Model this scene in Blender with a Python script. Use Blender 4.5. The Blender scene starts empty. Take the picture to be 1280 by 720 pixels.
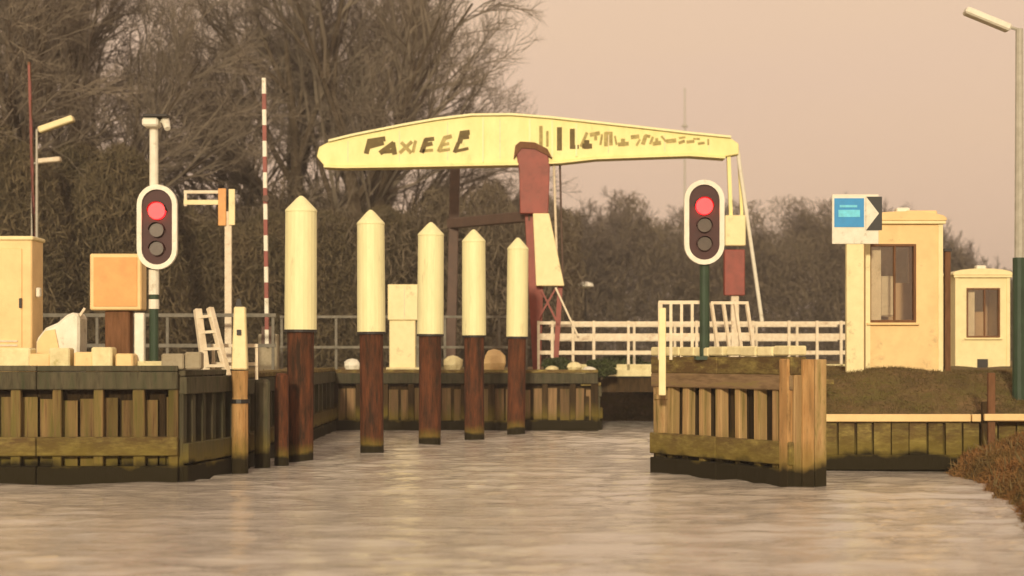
import bpy, math, random
import numpy as np
from mathutils import Vector, Matrix
R = math.radians
F = 2200.0                      # focal length in photo pixels
EYE = 2.0
HOR = 446.0
S = bpy.context.scene
COL = S.collection

# ------------------------------------------------------------------ camera
cd = bpy.data.cameras.new('camera'); cam = bpy.data.objects.new('camera', cd); COL.objects.link(cam)
cam.location = (0, 0, EYE); cam.rotation_euler = (R(90), 0, 0)
cd.sensor_width = 36; cd.lens = F/1280*36; cd.shift_y = (HOR-360)/1280
cd.clip_start = 0.1; cd.clip_end = 5000
cd.dof.use_dof = True; cd.dof.focus_distance = 33; cd.dof.aperture_fstop = 0.9
S.camera = cam

# ------------------------------------------------------------------ world and sun
SUN_EL, SUN_AZ = R(14), R(185)          # low behind the camera
w = bpy.data.worlds.new('World'); S.world = w; w.use_nodes = True
nt = w.node_tree; nt.nodes.clear()
def N(t, k, **kw):
    n = t.nodes.new(k)
    for a, b in kw.items(): setattr(n, a, b)
    return n
sky = N(nt, 'ShaderNodeTexSky', sky_type='NISHITA', sun_disc=False, sun_elevation=SUN_EL, sun_rotation=SUN_AZ)
sky.air_density = 1.6; sky.dust_density = 4.0
tc = N(nt, 'ShaderNodeTexCoord')
sp = N(nt, 'ShaderNodeSeparateXYZ'); nt.links.new(tc.outputs['Generated'], sp.inputs[0])
rmp = N(nt, 'ShaderNodeValToRGB')
rmp.color_ramp.elements[0].position = 0.0; rmp.color_ramp.elements[0].color = (0.74, 0.515, 0.36, 1)
rmp.color_ramp.elements[1].position = 1.0; rmp.color_ramp.elements[1].color = (0.66, 0.52, 0.42, 1)
e = rmp.color_ramp.elements.new(0.2); e.color = (0.78, 0.565, 0.39, 1)
nt.links.new(sp.outputs['Z'], rmp.inputs[0])
# faint uneven cloud cover
mpn = N(nt, 'ShaderNodeMapping'); mpn.inputs['Scale'].default_value = (1.2, 1.2, 5)
nt.links.new(tc.outputs['Generated'], mpn.inputs[0])
nz = N(nt, 'ShaderNodeTexNoise'); nz.inputs['Scale'].default_value = 2.2; nz.inputs['Detail'].default_value = 3
nt.links.new(mpn.outputs[0], nz.inputs['Vector'])
cm = N(nt, 'ShaderNodeMix', data_type='RGBA', blend_type='MIX')
nt.links.new(nz.outputs[0], cm.inputs[0])
cm.inputs[6].default_value = (1.05, 1.02, 0.96, 1); cm.inputs[7].default_value = (0.97, 0.95, 1.06, 1)
mul = N(nt, 'ShaderNodeMix', data_type='RGBA', blend_type='MULTIPLY'); mul.inputs[0].default_value = 1
nt.links.new(rmp.outputs[0], mul.inputs[6]); nt.links.new(cm.outputs[2], mul.inputs[7])
b1 = N(nt, 'ShaderNodeBackground'); b1.inputs[1].default_value = 0.05
b2 = N(nt, 'ShaderNodeBackground'); b2.inputs[1].default_value = 1.06
nt.links.new(sky.outputs[0], b1.inputs[0]); nt.links.new(mul.outputs[2], b2.inputs[0])
mx = N(nt, 'ShaderNodeMixShader'); mx.inputs[0].default_value = 0.93
nt.links.new(b1.outputs[0], mx.inputs[1]); nt.links.new(b2.outputs[0], mx.inputs[2])
wo = N(nt, 'ShaderNodeOutputWorld'); nt.links.new(mx.outputs[0], wo.inputs[0])

sl = bpy.data.lights.new('sun', 'SUN'); sl.energy = 3.0; sl.angle = R(4); sl.color = (1.0, 0.85, 0.60)
so = bpy.data.objects.new('sun', sl); COL.objects.link(so)
sd = Vector((math.sin(SUN_AZ)*math.cos(SUN_EL), math.cos(SUN_AZ)*math.cos(SUN_EL), math.sin(SUN_EL)))
so.rotation_euler = (-sd).to_track_quat('-Z', 'Y').to_euler()
S.view_settings.view_transform = 'Standard'; S.view_settings.look = 'None'
S.view_settings.exposure = 0.16; S.view_settings.gamma = 1

# ------------------------------------------------------------------ materials
def mat(name, c, c2=None, scale=6, stretch=(1, 1, 1), rough=0.8, bump=0.15, dirt=None, dirt_amt=0.0,
        algae=False, rnd=0.0, metal=0.0, emit=None, emit_s=0, ascale=1.0):
    m = bpy.data.materials.new(name); m.use_nodes = True; t = m.node_tree; t.nodes.clear()
    L = t.links.new
    out = N(t, 'ShaderNodeOutputMaterial'); p = N(t, 'ShaderNodeBsdfPrincipled'); L(p.outputs[0], out.inputs[0])
    p.inputs['Roughness'].default_value = rough; p.inputs['Specular IOR Level'].default_value = 0.12 if rough > 0.82 else 0.45; p.inputs['Metallic'].default_value = metal
    co = N(t, 'ShaderNodeTexCoord'); mp = N(t, 'ShaderNodeMapping'); mp.inputs['Scale'].default_value = stretch
    L(co.outputs['Object'], mp.inputs[0])
    oi = N(t, 'ShaderNodeObjectInfo')
    va = N(t, 'ShaderNodeVectorMath', operation='SCALE'); L(oi.outputs['Location'], va.inputs[0]); va.inputs[3].default_value = 3.7
    ad = N(t, 'ShaderNodeVectorMath', operation='ADD'); L(mp.outputs[0], ad.inputs[0]); L(va.outputs[0], ad.inputs[1])
    n1 = N(t, 'ShaderNodeTexNoise'); n1.inputs['Scale'].default_value = scale; n1.inputs['Detail'].default_value = 6; n1.inputs['Roughness'].default_value = 0.65
    L(ad.outputs[0], n1.inputs['Vector'])
    if c2 is None: c2 = tuple(v*0.72 for v in c)
    rr = N(t, 'ShaderNodeValToRGB'); rr.color_ramp.elements[0].position = 0.34; rr.color_ramp.elements[1].position = 0.66
    rr.color_ramp.elements[0].color = (*c2, 1); rr.color_ramp.elements[1].color = (*c, 1)
    L(n1.outputs[0], rr.inputs[0]); cur = rr.outputs[0]
    if dirt:
        n2 = N(t, 'ShaderNodeTexNoise'); n2.inputs['Scale'].default_value = scale*0.35+0.6; n2.inputs['Detail'].default_value = 8; n2.inputs['Roughness'].default_value = 0.75
        L(ad.outputs[0], n2.inputs['Vector'])
        r2 = N(t, 'ShaderNodeValToRGB'); r2.color_ramp.elements[0].position = 0.62-dirt_amt*0.35; r2.color_ramp.elements[1].position = 0.74-dirt_amt*0.25
        L(n2.outputs[0], r2.inputs[0])
        mm = N(t, 'ShaderNodeMix', data_type='RGBA'); L(r2.outputs[0], mm.inputs[0]); L(cur, mm.inputs[6]); mm.inputs[7].default_value = (*dirt, 1)
        cur = mm.outputs[2]
    if rnd:
        mr = N(t, 'ShaderNodeMapRange'); L(oi.outputs['Random'], mr.inputs[0]); mr.inputs[3].default_value = 1-rnd; mr.inputs[4].default_value = 1+rnd
        sc = N(t, 'ShaderNodeVectorMath', operation='SCALE'); L(cur, sc.inputs[0]); L(mr.outputs[0], sc.inputs[3]); cur = sc.outputs[0]
    if algae:
        g = N(t, 'ShaderNodeNewGeometry'); s2 = N(t, 'ShaderNodeSeparateXYZ'); L(g.outputs['Position'], s2.inputs[0])
        n3 = N(t, 'ShaderNodeTexNoise'); n3.inputs['Scale'].default_value = 2.3; n3.inputs['Detail'].default_value = 6; L(g.outputs['Position'], n3.inputs['Vector'])
        ma = N(t, 'ShaderNodeMath', operation='MULTIPLY_ADD'); L(n3.outputs[0], ma.inputs[0]); ma.inputs[1].default_value = 0.5*ascale; L(s2.outputs['Z'], ma.inputs[2])
        # green film, then the black wet foot
        r3 = N(t, 'ShaderNodeMapRange'); L(ma.outputs[0], r3.inputs[0]); r3.inputs[1].default_value = 1.0*ascale; r3.inputs[2].default_value = 0.6*ascale; r3.inputs[3].default_value = 0; r3.inputs[4].default_value = 0.72
        m3 = N(t, 'ShaderNodeMix', data_type='RGBA'); L(r3.outputs[0], m3.inputs[0]); L(cur, m3.inputs[6]); m3.inputs[7].default_value = (0.17, 0.13, 0.025, 1)
        r4 = N(t, 'ShaderNodeMapRange'); L(ma.outputs[0], r4.inputs[0]); r4.inputs[1].default_value = 0.62*ascale; r4.inputs[2].default_value = 0.5*ascale; r4.inputs[3].default_value = 0; r4.inputs[4].default_value = 0.95
        m4 = N(t, 'ShaderNodeMix', data_type='RGBA'); L(r4.outputs[0], m4.inputs[0]); L(m3.outputs[2], m4.inputs[6]); m4.inputs[7].default_value = (0.016, 0.013, 0.007, 1)
        cur = m4.outputs[2]
    L(cur, p.inputs['Base Color'])
    if bump:
        bp = N(t, 'ShaderNodeBump'); bp.inputs['Strength'].default_value = bump; bp.inputs['Distance'].default_value = 0.02
        L(n1.outputs[0], bp.inputs['Height']); L(bp.outputs[0], p.inputs['Normal'])
    if emit:
        p.inputs['Emission Color'].default_value = (*emit, 1); p.inputs['Emission Strength'].default_value = emit_s
    return m

V = (5, 5, 0.7)
M = dict(
    cream=mat('cream_paint', (0.86, 0.74, 0.40), (0.78, 0.66, 0.34), 5, dirt=(0.42, 0.33, 0.15), dirt_amt=0.08, rough=0.5, bump=0.05),
    pale=mat('pale_paint', (0.88, 0.83, 0.46), (0.80, 0.74, 0.40), 3, (3, 3, 0.5), dirt=(0.55, 0.47, 0.24), dirt_amt=0.1, rough=0.55, bump=0.08),
    beam=mat('beam_paint', (0.88, 0.80, 0.34), (0.80, 0.70, 0.27), 3, (1, 1, 0.5), dirt=(0.5, 0.4, 0.16), dirt_amt=0.10, rough=0.5, bump=0.05),
    white=mat('white_paint', (0.82, 0.78, 0.64), (0.7, 0.66, 0.52), 6, dirt=(0.4, 0.34, 0.22), dirt_amt=0.15, rough=0.5, bump=0.05),
    rail=mat('rail_paint', (0.80, 0.70, 0.52), (0.66, 0.55, 0.38), 8, dirt=(0.42, 0.28, 0.16), dirt_amt=0.15, rough=0.6, bump=0.05),
    red=mat('red_paint', (0.30, 0.060, 0.038), (0.20, 0.042, 0.026), 4, dirt=(0.16, 0.05, 0.03), dirt_amt=0.2, rough=0.55, bump=0.05),
    oxide=mat('oxide_paint', (0.125, 0.075, 0.052), (0.09, 0.058, 0.042), 4, rough=0.7, bump=0.05),
    rusty=mat('rusty_steel', (0.155, 0.055, 0.024), (0.075, 0.028, 0.015), 5, (3, 3, 0.5), dirt=(0.035, 0.02, 0.012), dirt_amt=0.5, rough=0.85, bump=0.3, algae=True, ascale=0.5),
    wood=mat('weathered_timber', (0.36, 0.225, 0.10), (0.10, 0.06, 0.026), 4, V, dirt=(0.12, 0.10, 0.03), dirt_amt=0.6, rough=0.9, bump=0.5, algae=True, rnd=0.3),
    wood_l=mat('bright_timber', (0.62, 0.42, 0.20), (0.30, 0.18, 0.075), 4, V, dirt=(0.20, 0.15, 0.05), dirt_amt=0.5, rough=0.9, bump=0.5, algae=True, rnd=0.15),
    wood_o=mat('sunlit_orange_timber', (0.62, 0.38, 0.16), (0.34, 0.18, 0.065), 4, V, dirt=(0.22, 0.13, 0.05), dirt_amt=0.45, rough=0.9, bump=0.5, algae=True),
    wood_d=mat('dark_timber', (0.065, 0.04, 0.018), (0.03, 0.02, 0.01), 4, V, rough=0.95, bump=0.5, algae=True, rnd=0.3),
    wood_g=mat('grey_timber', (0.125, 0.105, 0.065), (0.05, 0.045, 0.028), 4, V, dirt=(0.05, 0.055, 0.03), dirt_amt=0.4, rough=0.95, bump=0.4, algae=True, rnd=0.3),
    moss=mat('mossy_timber', (0.32, 0.25, 0.08), (0.13, 0.10, 0.035), 5, (1, 3, 3), dirt=(0.11, 0.07, 0.03), dirt_amt=0.65, rough=0.95, bump=0.6, algae=True, rnd=0.2),
    beamw=mat('grey_brown_timber', (0.30, 0.20, 0.11), (0.16, 0.105, 0.055), 4, (0.6, 4, 4), dirt=(0.2, 0.16, 0.05), dirt_amt=0.3, rough=0.9, bump=0.5, rnd=0.2),
    qwall=mat('far_quay_boards', (0.30, 0.185, 0.095), (0.17, 0.11, 0.055), 3, V, dirt=(0.13, 0.12, 0.05), dirt_amt=0.35, rough=0.95, bump=0.3, algae=True, ascale=0.75, rnd=0.35),
    stone=mat('pale_stone', (0.80, 0.72, 0.42), (0.64, 0.55, 0.3), 6, dirt=(0.4, 0.35, 0.12), dirt_amt=0.1, rough=0.9, bump=0.3, rnd=0.1),
    conc=mat('concrete', (0.42, 0.36, 0.25), (0.28, 0.24, 0.16), 4, dirt=(0.2, 0.16, 0.09), dirt_amt=0.35, rough=0.95, bump=0.3),
    orange=mat('orange_panel', (0.78, 0.40, 0.13), (0.66, 0.32, 0.10), 4, dirt=(0.5, 0.26, 0.1), dirt_amt=0.1, rough=0.6, bump=0.05),
    brown=mat('brown_post', (0.21, 0.10, 0.05), (0.13, 0.065, 0.03), 5, V, rough=0.85, bump=0.2),
    peach=mat('peach_panel', (0.86, 0.62, 0.29), (0.76, 0.53, 0.24), 3, dirt=(0.5, 0.34, 0.16), dirt_amt=0.1, rough=0.6, bump=0.05),
    green=mat('dark_green_paint', (0.03, 0.06, 0.03), (0.02, 0.04, 0.02), 5, rough=0.6, bump=0.05),
    dark=mat('dark_metal', (0.03, 0.024, 0.02), rough=0.6, bump=0.05),
    lampgrey=mat('galvanised_grey', (0.48, 0.45, 0.37), (0.36, 0.33, 0.26), 6, rough=0.5, bump=0.05),
    dimgrey=mat('weathered_grey_rail', (0.20, 0.18, 0.14), (0.12, 0.11, 0.08), 6, rough=0.7, bump=0.05),
    maroon=mat('maroon_board', (0.06, 0.012, 0.01), (0.045, 0.01, 0.008), 6, rough=0.6, bump=0.02),
    lens=mat('unlit_lens', (0.09, 0.06, 0.04), rough=0.25, bump=0.0),
    lit=mat('red_signal_lamp', (0.05, 0.01, 0.01), rough=0.4, bump=0, emit=(1.0, 0.010, 0.013), emit_s=5.5),
    blue=mat('blue_sign', (0.005, 0.27, 0.62), (0.004, 0.24, 0.56), 6, rough=0.4, bump=0.0),
    blue_l=mat('light_blue_sign', (0.15, 0.72, 0.95), rough=0.4, bump=0.0),
    black=mat('black_paint', (0.02, 0.018, 0.015), rough=0.5, bump=0.0),
    letter=mat('faded_olive_letters', (0.09, 0.06, 0.012), (0.17, 0.12, 0.03), 9, rough=0.7, bump=0.0),
    letter_f=mat('worn_olive_letters', (0.26, 0.2, 0.06), (0.5, 0.40, 0.14), 9, rough=0.7, bump=0.0),
    bark=mat('bark', (0.115, 0.085, 0.055), (0.065, 0.048, 0.03), 3, (3, 3, 0.6), rough=0.95, bump=0.3),
    twig=mat('bare_twigs', (0.235, 0.19, 0.14), (0.13, 0.108, 0.08), 0.35, rough=0.95, bump=0),
    twig_far=mat('far_twigs', (0.15, 0.12, 0.093), (0.10, 0.08, 0.065), 0.25, rough=0.95, bump=0),
    ivy=mat('ivy_leaves', (0.145, 0.108, 0.055), (0.085, 0.068, 0.032), 0.8, rough=0.8, bump=0),
    scrub=mat('brown_scrub', (0.155, 0.122, 0.082), (0.11, 0.088, 0.058), 0.5, rough=0.95, bump=0),
    leaf=mat('shrub_leaves', (0.06, 0.075, 0.022), (0.03, 0.04, 0.012), 2, rough=0.7, bump=0),
    reed=mat('rusty_reeds', (0.30, 0.15, 0.055), (0.14, 0.09, 0.03), 1.2, rough=0.9, bump=0),
    grass=mat('winter_grass', (0.20, 0.135, 0.06), (0.11, 0.085, 0.035), 0.9, rough=0.9, bump=0),
    soil=mat('bank_soil', (0.23, 0.145, 0.07), (0.09, 0.065, 0.03), 1.6, (1, 0.5, 3), dirt=(0.14, 0.12, 0.035), dirt_amt=0.5, rough=0.98, bump=0.6),
    asphalt=mat('asphalt', (0.07, 0.06, 0.05), rough=0.9, bump=0.2),
    curtain=mat('room_wall', (0.74, 0.56, 0.38), (0.6, 0.44, 0.28), 2, rough=0.9, bump=0),
)
def glass_mat():
    m = bpy.data.materials.new('window_glass'); m.use_nodes = True; t = m.node_tree; t.nodes.clear(); L = t.links.new
    out = N(t, 'ShaderNodeOutputMaterial'); g = N(t, 'ShaderNodeBsdfGlossy'); tr = N(t, 'ShaderNodeBsdfTransparent'); mxx = N(t, 'ShaderNodeMixShader')
    g.inputs['Roughness'].default_value = 0.06; g.inputs[0].default_value = (0.9, 0.85, 0.8, 1); tr.inputs[0].default_value = (0.94, 0.9, 0.84, 1)
    fr = N(t, 'ShaderNodeFresnel'); fr.inputs[0].default_value = 1.9
    L(fr.outputs[0], mxx.inputs[0]); L(tr.outputs[0], mxx.inputs[1]); L(g.outputs[0], mxx.inputs[2]); L(mxx.outputs[0], out.inputs[0])
    return m
M['glass'] = glass_mat()

# ------------------------------------------------------------------ mesh helpers
class MB:
    def __init__(s): s.v = []; s.f = []
    def add(s, vs, fs):
        o = len(s.v); s.v += [tuple(v) for v in vs]; s.f += [tuple(i+o for i in f) for f in fs]; return s
    def box(s, c, d, rot=None, taper=1.0):
        x, y, z = (k/2 for k in d)
        vs = [Vector((a*x*(taper if cz > 0 else 1), b*y*(taper if cz > 0 else 1), cz*z)) for cz in (-1, 1) for a, b in ((-1, -1), (1, -1), (1, 1), (-1, 1))]
        if rot is not None: vs = [rot @ v for v in vs]
        vs = [v + Vector(c) for v in vs]
        return s.add(vs, [(3, 2, 1, 0), (4, 5, 6, 7), (0, 1, 5, 4), (1, 2, 6, 5), (2, 3, 7, 6), (3, 0, 4, 7)])
    def bar(s, a, b, wd, dp):        # rectangular bar from a to b
        a = Vector(a); b = Vector(b); q = (b-a).to_track_quat('Z', 'Y').to_matrix()
        return s.box((a+b)/2, (wd, dp, (b-a).length), q)
    def tube(s, a, b, r0, r1=None, n=8, cap=True):
        a = Vector(a); b = Vector(b); r1 = r0 if r1 is None else r1
        q = (b-a).to_track_quat('Z', 'Y').to_matrix()
        vs = []
        for p, r in ((a, r0), (b, r1)):
            for k in range(n):
                t = 2*math.pi*k/n; vs.append(p + q @ Vector((r*math.cos(t), r*math.sin(t), 0)))
        fs = [(k, (k+1) % n, n+(k+1) % n, n+k) for k in range(n)]
        if cap: fs += [tuple(range(n-1, -1, -1)), tuple(range(n, 2*n))]
        return s.add(vs, fs)
    def lathe(s, prof, n=16, c=(0, 0, 0)):   # (r,z) profile around z, bottom to top
        vs = []; fs = []
        for r, z in prof:
            for k in range(n):
                t = 2*math.pi*(k+0.5)/n; vs.append((c[0]+r*math.cos(t), c[1]+r*math.sin(t), c[2]+z))
        for i in range(len(prof)-1):
            for k in range(n): fs.append((i*n+k, i*n+(k+1) % n, (i+1)*n+(k+1) % n, (i+1)*n+k))
        fs.append(tuple(range(n-1, -1, -1))); o = (len(prof)-1)*n; fs.append(tuple(range(o, o+n)))
        return s.add(vs, fs)
    def prism(s, poly, y0, y1):              # XZ outline (counter-clockwise seen from -y) pushed from y0 to y1
        n = len(poly); vs = [(x, y0, z) for x, z in poly]+[(x, y1, z) for x, z in poly]
        fs = [tuple(range(n)), tuple(range(2*n-1, n-1, -1))]+[((k+1) % n, k, n+k, n+(k+1) % n) for k in range(n)]
        return s.add(vs, fs)
    def mesh(s, name, m, smooth=False):
        me = bpy.data.meshes.new(name); me.from_pydata(s.v, [], s.f); me.materials.append(m); me.update()
        if smooth:
            for p in me.polygons: p.use_smooth = True
        return me

def link(name, me, parent=None, loc=(0, 0, 0), rot=(0, 0, 0), bevel=0):
    o = bpy.data.objects.new(name, me); COL.objects.link(o); o.location = loc; o.rotation_euler = rot
    if parent: o.parent = parent
    if bevel:
        b = o.modifiers.new('bevel', 'BEVEL'); b.width = bevel; b.segments = 1; b.limit_method = 'ANGLE'
    return o
def part(name, mb, m, parent, loc=(0, 0, 0), rot=(0, 0, 0), bevel=0, smooth=False, label=None, kind=None):
    o = link(name, mb.mesh(name, M[m], smooth), parent, loc, rot, bevel)
    if label: o['label'] = label
    if kind: o['kind'] = kind
    return o
def tag(o, label, cat, group=None):
    o['label'] = label; o['category'] = cat
    if group: o['group'] = group
    return o
def thing(name, label, cat, loc=(0, 0, 0), rz=0, group=None):
    o = bpy.data.objects.new(name, None); COL.objects.link(o); o.location = loc; o.rotation_euler = (0, 0, rz); o.empty_display_size = 0.2
    return tag(o, label, cat, group)
def copy_tree(o, parent=None):
    c = o.copy(); COL.objects.link(c)
    if parent: c.parent = parent
    for ch in list(o.children): copy_tree(ch, c)
    return c
def W(x, y, D): return Vector(((x-640)*D/F, D, EYE+(HOR-y)*D/F))   # photo pixel + distance -> place
def sm(a, b, x):
    t = np.clip((x-a)/(b-a), 0, 1); return t*t*(3-2*t)

# ------------------------------------------------------------------ ground and water
def land_height(x, y):
    h = np.full_like(x, -1.6)
    h0 = 1.55
    und = 0.04*np.sin(x*1.3+y*0.7)+0.03*np.sin(x*3.1-y*2.3)
    # left bank behind the timber guide wall
    yl = np.interp(x, [-60, -12, -8.3, -5.4, -4.9], [27.7, 27.7, 28.0, 29.2, 31.6])
    left = np.where(x < -5.2, sm(0.25, 0.7, y-yl), 0)
    left = np.where((x >= -5.2) & (x < -4.95), sm(0.25, 0.7, y-yl)*sm(-4.95, -5.35, x), left)
    far = sm(48.3, 48.8, y)*sm(2.3, 1.85, x)
    back = sm(53.0, 57.0, y)
    back2 = sm(30.75, 33.4, y)*sm(5.1, 5.6, x)*np.where(y > 44, sm(7.2, 7.7, x), 1)
    land = np.maximum.reduce([left, far, back])
    h = -1.6+(h0+1.6)*land
    step = np.where((y > 30.75), sm(30.75, 31.2, y)*sm(5.15, 5.6, x)*np.where(y > 44, sm(7.2, 7.7, x), 1), 0)
    hr = -1.6+step*2.5+back2*0.80
    h = np.maximum(h, hr)
    # natural bank on the near right
    edge = np.interp(y, [-400, 0, 12, 20.6, 22.5, 25, 28, 30.5, 31], [5.1, 5.2, 5.5, 6.05, 6.42, 6.95, 7.32, 7.55, 7.7])
    ed = x-edge+0.07*np.sin(y*1.3)+0.04*np.sin(y*5.3)
    hb = -1.6+1.45*sm(-1.6, -0.1, ed)+0.5*sm(-0.15, 0.5, ed)+0.4*sm(0.3, 2.2, ed)+0.15*sm(1.3, 3.5, ed)+0.75*sm(30.6, 33.4, y)*sm(0, 1, ed)
    h = np.where(y < 33, np.maximum(h, hb), h)
    return h+und*(h > 0.3)
def grid(name, xs, ys, zf, m, smooth=True):
    X, Y = np.meshgrid(xs, ys); Z = zf(X, Y)
    co = np.stack([X, Y, Z], -1).reshape(-1, 3); nx = len(xs); ny = len(ys)
    i = np.arange(nx-1); j = np.arange(ny-1); I, J = np.meshgrid(i, j); a = (J*nx+I).ravel()
    q = np.stack([a, a+1, a+1+nx, a+nx], -1)
    me = bpy.data.meshes.new(name); me.vertices.add(len(co)); me.vertices.foreach_set('co', co.ravel().astype(np.float32))
    me.loops.add(q.size); me.polygons.add(len(q)); me.loops.foreach_set('vertex_index', q.ravel().astype(np.int32))
    me.polygons.foreach_set('loop_start', (np.arange(len(q))*4).astype(np.int32))
    me.update(calc_edges=True); me.validate()
    if smooth: me.polygons.foreach_set('use_smooth', np.ones(len(q), bool))
    me.materials.append(m); o = bpy.data.objects.new(name, me); COL.objects.link(o); return o
def dense(lo, hi, step, outer):
    a = np.arange(lo, hi+step/2, step)
    ext = []; d = step; v = hi
    while v < outer: d *= 1.35; v += d; ext.append(v)
    ext2 = []; d = step; v = lo
    while v > -outer: d *= 1.35; v -= d; ext2.append(v)
    return np.array(ext2[::-1]+list(a)+ext)
g = grid('ground', dense(-16, 16, 0.15, 700), dense(16, 64, 0.2, 700), land_height, M['soil']); g['kind'] = 'structure'

rng = np.random.RandomState(4)
waves = []
for k in range(70):
    wl = 0.30*(6 ** rng.rand()); th = R(90)+rng.randn()*0.5
    waves.append((2*math.pi/wl*math.cos(th), 2*math.pi/wl*math.sin(th), 0.0030*wl**0.95, rng.rand()*6.28))
def water_h(x, y):
    z = np.zeros_like(x)
    for kx, ky, a, p in waves: z += 1.25*a*np.sin(kx*x+ky*y+p)
    patch = 0.65+0.35*np.sin(x*0.35+1.1*np.sin(y*0.21))*np.sin(y*0.31+0.8)
    return z*patch*sm(-26, -12, -np.abs(x))*sm(4, 9, y)
wm = bpy.data.materials.new('canal_water'); wm.use_nodes = True; t = wm.node_tree; p = t.nodes['Principled BSDF']
p.inputs['Base Color'].default_value = (0.50, 0.45, 0.38, 1); p.inputs['Roughness'].default_value = 0.05; p.inputs['IOR'].default_value = 1.5
gp = N(t, 'ShaderNodeNewGeometry')
mp = N(t, 'ShaderNodeMapping'); mp.inputs['Scale'].default_value = (0.45, 1.6, 1); t.links.new(gp.outputs['Position'], mp.inputs[0])
na = N(t, 'ShaderNodeTexNoise'); na.inputs['Scale'].default_value = 4.0; na.inputs['Detail'].default_value = 5; na.inputs['Roughness'].default_value = 0.6
t.links.new(mp.outputs[0], na.inputs['Vector'])
bb = N(t, 'ShaderNodeBump'); bb.inputs['Strength'].default_value = 0.6; bb.inputs['Distance'].default_value = 0.06
t.links.new(na.outputs[0], bb.inputs['Height']); t.links.new(bb.outputs[0], p.inputs['Normal'])
wt = grid('water', dense(-13, 11, 0.1, 400), dense(13, 60, 0.1, 400), water_h, wm); wt['kind'] = 'structure'

# ------------------------------------------------------------------ timber guide walls and quays
def plank_wall(name, label, cat, A, B, ztop, n_post, post='wood', plank='wood', cap='moss', low='moss', top='beamw',
               two_beams=False, low_z=(0.30, 0.62), post_w=0.17, seed=0, zb=-1.2, group=None, coping=0.5, per_bay=2, planks_in=0.13, ends=True):
    rd = random.Random(seed)
    A = Vector(A); B = Vector(B); L = (B-A).length; rz = math.atan2(B.y-A.y, B.x-A.x)
    t = thing(name, label, cat, (A.x, A.y, 0), rz, group)
    pitch = L/n_post; zc = ztop-0.28
    bk = MB().box((L/2, 0.30, (zc+zb)/2), (L, 0.10, zc-zb)); part('backing_wall', bk, 'wood_d', t)
    # vertical planks in each bay
    pw = (pitch)/per_bay
    me = [MB().box((0, 0, 0), (pw*f, 0.06, 1.0)).mesh('plank', M[plank]) for f in (0.90, 0.80, 0.70)]
    for i in range(n_post*per_bay):
        o = link('plank', rd.choice(me), t, ((i+0.5)*pw, planks_in+rd.uniform(0, 0.05), (zc-0.02+zb)/2-rd.uniform(0, 0.06)-0.05, ), (0, 0, rd.uniform(-.03, .03)))
        o.scale = (1, 1, zc-zb-0.12)
    pm = MB().box((0, 0, 0), (post_w, 0.16, 1.0)).mesh('post', M[post])
    for i in range(n_post+1):
        x = min(max(i*pitch, post_w/2), L-post_w/2)
        o = link('post', pm, t, (x+(rd.uniform(-.03, .03) if 0 < i < n_post else 0), 0.03, (zc+zb)/2), (rd.uniform(-.006, .006), rd.uniform(-.012, .012), 0), 0.012)
        o.scale = (rd.uniform(0.8, 1.2), 1, zc-zb)
    n = max(1, round(L/2.2))
    for i in range(n):                                                   # wales, in lengths
        a = i*L/n+0.006; b = (i+1)*L/n-0.006
        part('waling', MB().box(((a+b)/2, -0.055, sum(low_z)/2+rd.uniform(-.01, .01)), (b-a, 0.15, low_z[1]-low_z[0])), low, t, bevel=0.015)
        part('foot_beam', MB().box(((a+b)/2, -0.02, -0.02), (b-a, 0.20, 0.56)), 'wood_d', t, bevel=0.015)
        part('cap_beam', MB().box(((a+b)/2, 0.05, ztop-0.14), (b-a, 0.30, 0.28)), top, t, bevel=0.015)
        if coping: part('coping', MB().box(((a+b)/2, 0.05+coping/2, ztop+0.05+rd.uniform(0, .008)), (b-a, coping+0.25, 0.09)), cap, t, bevel=0.012)
    return t, L

# left guide wall: sunlit run, then the darker run turning towards the bridge
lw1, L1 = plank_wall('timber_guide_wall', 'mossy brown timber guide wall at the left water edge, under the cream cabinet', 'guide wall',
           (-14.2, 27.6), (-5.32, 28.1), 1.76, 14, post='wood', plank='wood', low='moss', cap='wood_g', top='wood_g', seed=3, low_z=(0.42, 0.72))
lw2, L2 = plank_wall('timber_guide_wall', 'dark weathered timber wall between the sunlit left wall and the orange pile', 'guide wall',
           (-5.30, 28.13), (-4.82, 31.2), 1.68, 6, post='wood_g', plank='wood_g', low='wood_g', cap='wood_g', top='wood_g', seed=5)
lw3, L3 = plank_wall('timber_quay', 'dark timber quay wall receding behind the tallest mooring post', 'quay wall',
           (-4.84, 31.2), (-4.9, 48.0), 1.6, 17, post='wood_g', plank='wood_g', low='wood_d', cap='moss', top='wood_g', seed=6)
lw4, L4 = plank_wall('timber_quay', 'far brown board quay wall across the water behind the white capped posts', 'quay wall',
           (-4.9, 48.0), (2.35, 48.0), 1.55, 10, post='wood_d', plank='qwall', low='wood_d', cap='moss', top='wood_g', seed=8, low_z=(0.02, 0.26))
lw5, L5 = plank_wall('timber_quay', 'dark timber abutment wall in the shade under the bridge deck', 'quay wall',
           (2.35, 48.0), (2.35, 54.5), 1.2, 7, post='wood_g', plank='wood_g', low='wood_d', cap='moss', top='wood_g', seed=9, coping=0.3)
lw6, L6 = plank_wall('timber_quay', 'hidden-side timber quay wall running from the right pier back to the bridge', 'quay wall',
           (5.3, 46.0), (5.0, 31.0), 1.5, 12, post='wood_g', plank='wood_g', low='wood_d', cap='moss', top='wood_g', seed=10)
# small return between the right pier and the abutment of the bridge tip
lw7, _ = plank_wall('timber_quay', 'low timber quay wall beneath the right end of the bridge', 'quay wall',
           (7.2, 54.6), (7.2, 46.0), 1.2, 8, post='wood_g', plank='wood_g', low='wood_d', cap='moss', top='wood_g', seed=11, coping=0.3)

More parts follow.
